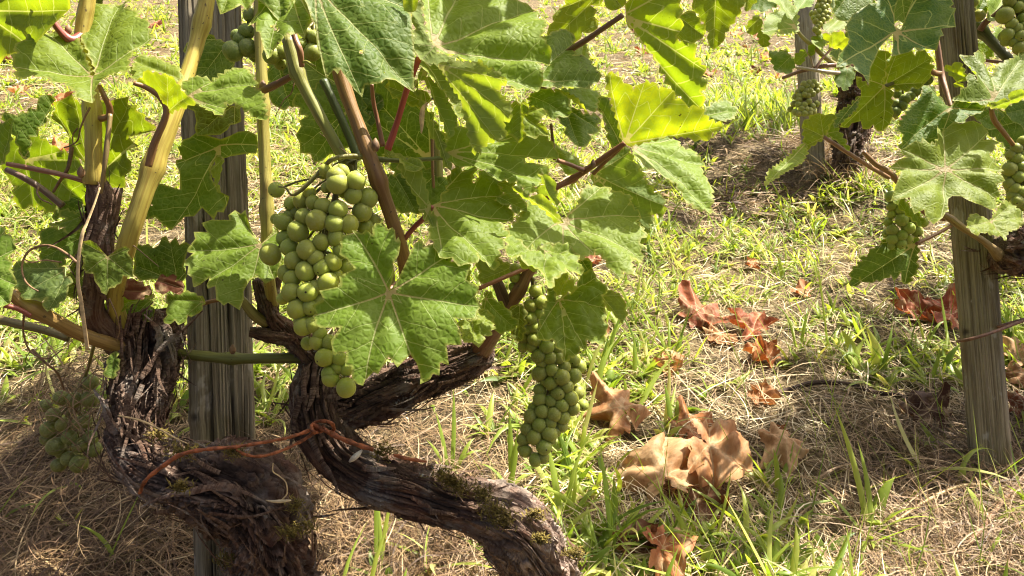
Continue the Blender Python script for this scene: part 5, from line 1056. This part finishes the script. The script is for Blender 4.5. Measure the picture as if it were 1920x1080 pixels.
fallen('red fallen leaf with a raised corner, left of the butterfly-shaped one', 1315, 598, 90, RED, .45, .5, .2, .35, seed=2)
fallen('orange-tan curled fallen leaf just below the red butterfly-shaped one', 1425, 668, 84, ORA, .4, 2.6, .35, .4, seed=3)
fallen('small pale fallen leaf between the two red ones', 1350, 634, 52, TAN, .25, 4.0, .2, .3, seed=4)
fallen('tan crumpled fallen leaf left of the red ones', 1252, 690, 80, TAN, .5, 1.2, .5, .6, seed=5)
fallen('large tan fallen leaf humped like a tent, right of the dangling bunch', 1150, 792, 140, TAN, .75, 2.2, -.35, .45, -.25, seed=6, res=30)
fallen('largest pale folded fallen leaf standing up in the grass', 1238, 895, 138, PAL, .85, 1.9, -.3, .4, -.4, seed=7, res=30)
fallen('flat brown fallen leaf behind the largest pale folded one', 1310, 812, 110, ORA, .2, .3, .15, .3, seed=8)
fallen('broad tan fallen leaf to the right of the largest pale one', 1345, 885, 128, TAN, .6, -.5, -.2, .4, -.2, seed=9, res=28)
fallen('small dark tan rolled fallen leaf under the broad tan one', 1322, 955, 84, BRN, .7, 1.5, .6, .5, seed=10)
fallen('tan cupped fallen leaf at the end of the dark twig', 1432, 752, 78, TAN, .3, .2, .4, .5, seed=11)
fallen('lone tan fallen leaf half sunk in straw right of the big ones', 1486, 862, 100, PAL, .55, -.6, -.15, .3, -.2, seed=12)
fallen('bright orange fallen leaf at the bottom edge', 1258, 1062, 110, ORA, .5, -.3, -.3, .25, -.3, seed=13)
fallen('brown curled fallen leaf beside the bright orange one', 1192, 1030, 84, BRN, .6, 1.8, .5, .5, seed=14)
fallen('tiny orange fallen leaf high among the bright grass', 1414, 497, 34, ORA, .6, .7, .3, .4, seed=15, res=14)
fallen('small orange fallen leaf upslope of the red ones', 1503, 545, 44, ORA, .5, 2.4, .3, .4, seed=16, res=14)
fallen('dark red fallen leaf left of the grey post', 1712, 596, 90, RED, .5, .9, .3, .5, seed=17)
fallen('red fallen leaf touching the left side of the grey post', 1768, 606, 84, (.38, .10, .035), .4, 2.4, .3, .4, seed=18)
fallen('pale tan fallen leaf just right of the grey post', 1908, 685, 84, PAL, .4, .3, -.2, .3, seed=19)
fallen('pinkish tan fallen leaf low right of the grey post', 1915, 720, 80, TAN, .35, 1.3, -.2, .3, seed=20)
fallen('rust-brown fallen leaf at the right edge beside the post foot', 1912, 778, 70, (.28, .10, .045), .6, .4, .3, .4, seed=21)
fallen('dark brown rotting fallen leaf in the shade near the twig', 1728, 790, 96, DBR, .45, 2.0, .3, .6, seed=22)
fallen('small orange fallen leaf below the long twig', 1462, 815, 34, ORA, .5, 2.0, .3, .4, seed=23, res=14)
fallen('small brown fallen leaf under the dangling bunch, upslope', 1115, 640, 50, TAN, .3, 2.0, .3, .4, seed=24, res=14)
fallen('red-brown dry leaf below the sunlit lobed leaf', 1112, 505, 46, (.30, .11, .05), .6, 1.0, .3, .4, seed=25, res=14)
fallen('orange fallen leaf behind the gap under the far-left lobed leaf', 118, 290, 46, ORA, .5, 1.0, .3, .4, seed=26, res=14)
fallen('orange-brown fallen leaf upslope at far left, above the other', 108, 196, 56, ORA, .5, 2.0, .3, .4, seed=27, res=14)
fallen('red-brown fallen leaf upslope left of the dark post', 285, 60, 44, (.30, .10, .05), .6, 1.4, .3, .4, seed=28, res=14)
fallen('rusty fallen leaf in the far litter near the top', 1205, 105, 30, (.32, .11, .05), .6, 1.4, .3, .4, seed=29, res=12)
for i, (x, y, w, c) in enumerate([(1425, 78, 30, ORA), (1440, 118, 36, TAN), (1462, 150, 36, ORA), (1408, 100, 32, PAL), (1380, 70, 24, TAN), (1190, 60, 20, BRN), (1330, 145, 22, ORA), (1415, 140, 30, BRN), (1475, 130, 30, TAN)]):
    fallen('small dry leaf in the far brown litter', x, y, w, c, .5, i * 1.3, .3, .45, seed=40 + i, res=10, group='small dry leaves in the far litter')
fallen('brown dry leaf at the far left edge of the slope', 18, 120, 40, BRN, .5, .4, .3, .45, seed=70, res=12)
fallen('pale dry leaf at far left below the brown one', 40, 175, 36, TAN, .5, 2.4, .3, .45, seed=71, res=12)
fallen('red dry leaf seen in the gap between the right leaves and the far trunk', 1690, 238, 42, RED, .5, 1.4, .3, .45, seed=72, res=12)
# ================================================================== a dark twig on the ground
def ground_path(pts, r, lift=.012): return [(*(G(x, y) + np.array([0, 0, lift])), r * Gd(y) / FPX) for x, y in pts]
def ground_stick(name, label, cat, pts, r, mat):
    p = ground_path(pts, r); C = np.array(p[0][:3])
    def disp(A, S, Rr): return perlin(np.stack([np.cos(A) * 2, np.sin(A) * 2, S * 40], 1)) * Rr * .3, np.zeros(len(A))
    me = tube(name, [tuple(np.array(q[:3]) - C) + (q[3],) for q in p], len(pts) * 8, 8, disp); me.materials.append(mat)
    o = bpy.data.objects.new(name, me); COL.objects.link(o); o.location = C; props(o, label, cat)
ground_stick('fallen_twig', 'long dark twig lying across the straw towards the grey post', 'twig', [(1448, 748), (1480, 738), (1530, 731), (1590, 734), (1650, 745), (1705, 748)], 4.5, M_DARK)
ground_stick('dry_stalk', 'long pale stalk on the straw in the bottom right corner', 'straw', [(1675, 985), (1740, 950), (1800, 930), (1860, 925), (1900, 940)], 3, M_RAFFIA)
ground_stick('dry_stalk', 'bleached thin stalk slanting past the largest pale leaf', 'straw', [(1190, 730), (1240, 770), (1290, 830), (1320, 890)], 2.2, M_RAFFIA)
ground_stick('dry_stalk', 'thick grey-brown stalk curving at the right edge of the straw', 'straw', [(1810, 1040), (1845, 1000), (1880, 950), (1925, 905)], 5, M_TENDRIL)
ground_stick('dry_stalk', 'pale straw laid straight in the dark bottom left corner', 'straw', [(20, 1075), (60, 1050), (100, 1075), (135, 1100)], 2.6, M_RAFFIA)
# ================================================================== straw and grass
def dvals(n, rng, y0, y1): return 1 / (0.0834 + 0.000898 * rng.uniform(y0, y1, n))
def scatter(n, rng, y0=-15, y1=1500, x0=-600, x1=2500):
    d = dvals(n, rng, y0, y1); px = rng.uniform(x0, x1, n)
    X = (px - 960) / FPX * d; Yc = .4563 * d - .803; Yw = Yc * SP + d * CP
    return np.column_stack([X, Yw, gz(X, Yw)]), d
def stuff(name, label, V, F, al, tint, mat):
    me = npmesh(name, V, F, True, {'tint': ('FLOAT', tint), 'along': ('FLOAT', al)}); me.materials.append(mat)
    o = bpy.data.objects.new(name, me); COL.objects.link(o); return props(o, label, None, None, 'stuff')
rng = np.random.default_rng(77)
def brown(b, d):  # straw browner in these zones, tint lowered further to deepen their shade
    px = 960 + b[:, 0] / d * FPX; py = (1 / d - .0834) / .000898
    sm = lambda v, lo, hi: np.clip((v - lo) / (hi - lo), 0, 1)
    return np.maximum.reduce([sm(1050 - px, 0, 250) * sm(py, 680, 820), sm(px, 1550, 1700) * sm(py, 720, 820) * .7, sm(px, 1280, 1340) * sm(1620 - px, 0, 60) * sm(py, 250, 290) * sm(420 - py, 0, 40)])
def straw():
    n = 96000; b, d = scatter(n, rng); k = np.maximum(1, d / 1.5)
    patch = perlin(np.column_stack([b[:, 0] * 5, b[:, 1] * 5, b[:, 0] * 0])); 
    bare = perlin(np.column_stack([b[:, 0] * 7, b[:, 1] * 7, b[:, 0] * 0 + 31])) + .6 * perlin(np.column_stack([b[:, 0] * 19, b[:, 1] * 19, b[:, 0] * 0 + 12]))
    kp = (bare > -.28) | (rng.random(n) < .3); b, d, k, patch = b[kp], d[kp], k[kp], patch[kp]; n = len(b)
    L = rng.uniform(.012, .075, n) * k ** .35; W = rng.uniform(.0007, .0018, n) * k ** 1.0
    b[:, 2] += rng.uniform(-.002, .016, n)
    rise = rng.uniform(-.05, .55, n) * rng.random(n); sag = rise * rng.uniform(.7, 1.3, n)
    V, F, al, m = ribbons(b, rng.uniform(0, 6.283, n), L, W, rise, sag, rng.normal(size=n) * .55, 4)
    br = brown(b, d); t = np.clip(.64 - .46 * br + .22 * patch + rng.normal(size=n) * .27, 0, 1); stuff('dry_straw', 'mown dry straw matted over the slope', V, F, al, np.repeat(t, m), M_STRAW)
    n = 9000; b, d = scatter(n, rng, 120, 1500); L = rng.uniform(.06, .16, n); W = rng.uniform(.0009, .0022, n); b[:, 2] += rng.uniform(.002, .02, n)
    rise = rng.uniform(.0, .6, n) * rng.random(n); V, F, al, m = ribbons(b, rng.uniform(0, 6.283, n), L, W, rise, rise * rng.uniform(.5, 1.2, n), rng.normal(size=n) * .5, 8)
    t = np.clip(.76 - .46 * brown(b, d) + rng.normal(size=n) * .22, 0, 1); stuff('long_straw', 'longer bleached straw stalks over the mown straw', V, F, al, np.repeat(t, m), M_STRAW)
straw()
def far_straw():
    n = 30000; b, d = scatter(n, rng, -15, 420); L = rng.uniform(.03, .11, n) * np.maximum(1, d / 3) ** .4; W = rng.uniform(.0022, .006, n) * np.maximum(1, d / 3) ** .9
    b[:, 2] += rng.uniform(0, .03, n); rise = rng.uniform(0, .7, n) * rng.random(n)
    patch = perlin(np.column_stack([b[:, 0] * 2.2, b[:, 1] * 1.4, b[:, 0] * 0 + 8]))
    V, F, al, m = ribbons(b, rng.uniform(0, 6.283, n), L, W, rise, rise * rng.uniform(.5, 1.3, n), rng.normal(size=n) * .5, 3)
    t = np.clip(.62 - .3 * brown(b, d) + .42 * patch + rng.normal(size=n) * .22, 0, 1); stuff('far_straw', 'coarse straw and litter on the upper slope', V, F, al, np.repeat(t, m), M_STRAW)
far_straw()
def dens(b):
    q = perlin(np.column_stack([b[:, 0] * 3.1, b[:, 1] * 3.1, np.full(len(b), 4.2)])) + .5 * perlin(np.column_stack([b[:, 0] * 9, b[:, 1] * 9, np.full(len(b), 1.2)]))
    px = 960 + b[:, 0] / (b[:, 1] + .14) * FPX * 1.0; return q, px
def grass():
    n = 52000; b, d = scatter(n, rng, -10, 1420); b2, d2 = scatter(24000, rng, -10, 420); b = np.vstack([b, b2]); d = np.append(d, d2); n = len(b); q, px = dens(b)
    py = (1 / d - .0834) / .000898
    keep = rng.random(n) < np.clip(.60 + 1.25 * q, .03, 1)
    low = (px < 1000) & (py > 800); keep &= ~(low & (rng.random(n) < .95))
    far_dark = (px > 1300) & (px < 1600) & (py > 270) & (py < 400); keep &= ~(far_dark & (rng.random(n) < .9))
    corner = (px > 1560) & (py > 740); keep &= ~(corner & (rng.random(n) < .88))
    keep &= ~((py > 620) & (rng.random(n) < .45)); keep &= ~((px > 1270) & (px < 1580) & (py > 680) & (py < 890) & (rng.random(n) < .7))
    for fx, fy, fw in FALLEN: keep &= ~((np.abs(px - fx) < fw * .48) & (py > fy - fw * .1) & (py < fy + fw * .5) & (rng.random(n) < .85))
    keep &= ~((py > 700) & (rng.random(n) < .58))
    b, d = b[keep], d[keep]; n = len(b); per = rng.integers(2, 6, n); idx = np.repeat(np.arange(n), per); m = len(idx)
    B = b[idx] + np.column_stack([rng.normal(size=m) * .006, rng.normal(size=m) * .006, np.zeros(m)])
    size = np.repeat(rng.uniform(.6, 1.25, n) * np.where((1 / d - .0834) / .000898 > 620, 1.3, 1.), per); k = np.maximum(1, d[idx] / 1.8) ** .85
    broad = np.repeat(rng.random(n) < .4, per)
    L = np.where(broad, rng.uniform(.022, .052, m), rng.uniform(.03, .09, m)) * size * k ** .5; W = np.where(broad, rng.uniform(.0045, .0095, m), rng.uniform(.0025, .0055, m)) * size * k * np.where((1 / d[idx] - .0834) / .000898 > 680, 1.35, 1.)
    rise = rng.uniform(.45, 1.15, m); sag = rng.uniform(.1, .75, m)
    V, F, al, c = ribbons(B, rng.uniform(0, 6.283, m), L, W, rise, sag, rng.normal(size=m) * .3, 5, 3, twist=rng.uniform(-.5, .5, m))
    t = np.clip(np.repeat(rng.uniform(.25, .95, n), per) + rng.normal(size=m) * .14, 0, 1); stuff('grass', 'short fresh green grass sprouting through the straw', V, F, al, np.repeat(t, c), M_GRASS)
    # thin upright culms
    n = 900; b, d = scatter(n, rng, 60, 1300, 300, 2300); q, px = dens(b); keep = (px > 900); b, d = b[keep], d[keep]; n = len(b)
    V, F, al, c = ribbons(b, rng.uniform(0, 6.283, n), rng.uniform(.07, .16, n), rng.uniform(.001, .0018, n), rng.uniform(.8, 1., n), rng.uniform(0, .2, n), rng.normal(size=n) * .15, 6)
    stuff('grass_culms', 'thin upright grass stems', V, F, al, np.repeat(np.clip(rng.uniform(.2, .9, n), 0, 1), c), M_GRASS)
grass()
# ---- the tufts that stand out singly
def tuft(label, px, py, blades, seed, cat='grass tuft'):
    rg = np.random.default_rng(seed); O = G(px, py); t = thing('grass_tuft', label, cat, O); d = Gd(py)
    for (hd, L, W, rise, sag, side) in blades:
        b = (O + np.array([rg.normal() * .004, rg.normal() * .004, 0]))[None]
        V, F, al, c = ribbons(b, np.array([R(hd)]), np.array([L]), np.array([W]), np.array([rise]), np.array([sag]), np.array([side]), 10, 3, twist=np.array([rg.uniform(-.5, .5)]))
        me = npmesh('blade', V, F, True, {'tint': ('FLOAT', np.full(len(V), rg.uniform(.4, .85))), 'along': ('FLOAT', al)})
        child('blade', me, t, M_GRASS)
rg = np.random.default_rng(5)
def rb(n, L, W, up=.8, heads=None): return [(heads[i] if heads else rg.uniform(0, 360), L * rg.uniform(.6, 1.1), W * rg.uniform(.7, 1.1), up * rg.uniform(.75, 1.2), rg.uniform(.15, .8), rg.normal() * .25) for i in range(n)]
tuft('tall bushy grass tuft with upright blades at lower right', 1632, 1000, [(95, .15, .008, 1.1, .1, .15), (70, .11, .008, 1.05, .1, .2)] + rb(11, .11, .0075, .75), 1)
tuft('single broad upright grass blade with a bent lower leaf, near the bottom centre', 1152, 1040, [(100, .115, .009, 1.1, .05, .05), (10, .07, .007, .9, .8, .1), (190, .07, .007, .9, .7, .1)], 2)
tuft('drooping yellow-green grass tuft arching right at the bottom', 1395, 1035, [(20, .13, .009, 1.0, .8, .1), (5, .12, .008, .95, .85, .1), (160, .09, .008, 1., .9, .1), (60, .11, .008, 1.05, .5, .2), (120, .08, .007, .9, .9, 0), (330, .08, .007, .8, .7, .1)], 3)
tuft('grass tuft with arching blades just right of the central trunk, upper', 850, 880, [(80, .11, .007, 1.1, .1, .1), (110, .09, .007, 1.05, .15, .1), (10, .10, .006, .95, .7, .1), (40, .09, .007, 1.0, .6, .1), (150, .07, .006, 1., .3, .1)], 4)
tuft('broad-bladed grass tuft beside the lower central trunk', 955, 920, [(60, .09, .010, 1.05, .2, .1), (95, .10, .009, 1.1, .1, 0), (150, .08, .009, .9, .5, .1), (20, .07, .008, .8, .6, .1), (350, .06, .007, .8, .6, .1)], 5)
tuft('grass tuft with wide spreading blades below the dangling bunch', 1060, 985, [(30, .11, .009, .95, .7, .1), (100, .11, .010, 1.1, .2, .1), (60, .09, .009, 1., .4, .1), (150, .09, .008, .95, .7, .1), (340, .08, .008, .8, .8, .1), (80, .12, .007, 1.05, .3, -.2)], 6)
tuft('single straight grass blade in front of the grey post', 1785, 655, [(92, .10, .008, 1.1, .02, .02), (200, .06, .006, .9, .6, 0), (150, .07, .006, 1., .5, .1)], 7)
tuft('tall thin grass stems in the middle of the slope', 1560, 660, [(90, .15, .0035, 1.1, .02, .05), (80, .16, .003, 1.1, .05, .1), (30, .10, .006, 1., .6, .1), (150, .10, .006, 1., .6, .1)], 8)
tuft('arching grass blade before the foot of the grey post', 1800, 915, [(50, .13, .007, 1.0, .75, -.3), (60, .05, .005, 1., .3, .1)], 9)
tuft('narrow green blades poking up under the central trunk', 715, 1085, [(95, .10, .007, 1.1, .05, .03), (85, .08, .006, 1.05, .1, -.1), (100, .12, .005, 1.1, .1, .1)], 10)
tuft('upright grass tuft right of the large tan humped leaf', 1262, 800, [(90, .08, .009, 1.1, .2, .1), (60, .09, .009, 1.05, .6, .1), (150, .07, .008, 1., .7, .1), (20, .06, .006, .9, .6, .1)], 11)
tuft('yellow-lit grass tuft at the bottom right of the frame centre', 1480, 1075, rb(9, .10, .008, .85), 12)
tuft('dark green broad grass tuft left of the grey post', 1740, 720, rb(7, .09, .009, .85), 13)
tuft('bright grass clump in the far sun by the small bunch', 1440, 240, rb(12, .16, .014, .95), 14)

# ---- brown tangle of dead stems hanging over the low bunch at the left
def tangle():
    r2 = np.random.default_rng(8); n = 420
    b = np.array([P(r2.normal(140, 42), r2.normal(745, 75), r2.uniform(.79, .92)) for _ in range(n)])
    V, F, al, m = ribbons(b, r2.uniform(0, 6.283, n), r2.uniform(.02, .07, n), r2.uniform(.0006, .0016, n), r2.uniform(-.9, .9, n), r2.uniform(-.6, .9, n), r2.normal(size=n) * .9, 9, slope=False)
    t = np.clip(r2.normal(.28, .14, n), 0, 1); stuff('dead_tangle', 'brown tangle of dead stems over the dim low bunch', V, F, al, np.repeat(t, m), M_STRAW)
    n = 4000; px = np.where(np.arange(n) < 2700, r2.uniform(-200, 980, n), r2.uniform(1560, 2050, n)); py = np.where(np.arange(n) < 2700, r2.uniform(800, 1250, n), r2.uniform(770, 1100, n)); d = Gd(py); X = (px - 960) / FPX * d; Yc = .4563 * d - .803; Yw = Yc * SP + d * CP
    b = np.column_stack([X, Yw, gz(X, Yw) + r2.uniform(0, .03, n)]); rise = r2.uniform(0, .9, n)
    V, F, al, m = ribbons(b, r2.uniform(0, 6.283, n), r2.uniform(.03, .10, n), r2.uniform(.0007, .0019, n), rise, rise * r2.uniform(.6, 1.6, n), r2.normal(size=n) * 1.1, 9)
    t = np.clip(r2.normal(.24, .17, n), 0, 1); stuff('brown_thatch', 'curly brown dead grass heaped under the trunks and by the grey post', V, F, al, np.repeat(t, m), M_STRAW)
tangle()

def clumps():
    r2 = np.random.default_rng(9); O = [G(*p) for p in ((1535, 345), (1548, 365), (1560, 385), (1530, 330), (1600, 395), (1520, 355))]
    n = 900; b = np.array([O[i % 6] for i in range(n)]) + np.column_stack([r2.normal(0, .05, n), r2.normal(0, .05, n), np.zeros(n)])
    rise = r2.uniform(.4, 1.1, n); V, F, al, m = ribbons(b, r2.uniform(0, 6.283, n), r2.uniform(.05, .17, n), r2.uniform(.0012, .003, n), rise, rise * r2.uniform(.2, 1.4, n), r2.normal(size=n) * .7, 6)
    t = np.clip(r2.normal(.45, .16, n), 0, 1); stuff('dry_grass_clump', 'tawny dead grass heaped round the foot of the far trunk', V, F, al, np.repeat(t, m), M_STRAW)
    n = 400; C = [G(x, y) for x, y in zip(r2.uniform(1330, 1500, 90), r2.uniform(190, 300, 90))]; b = np.array([C[i % 90] for i in range(n)]) + np.column_stack([r2.normal(0, .012, n), r2.normal(0, .012, n), np.zeros(n)])
    rise = r2.uniform(.8, 1.1, n); V, F, al, m = ribbons(b, r2.uniform(0, 6.283, n), r2.uniform(.06, .17, n), r2.uniform(.005, .010, n), rise, r2.uniform(.05, .5, n), r2.normal(size=n) * .2, 6, 3)
    t = np.clip(r2.normal(.55, .18, n), 0, 1); stuff('tall_grass', 'taller sunlit grass left of the far vine', V, F, al, np.repeat(t, m), M_GRASS)
clumps()
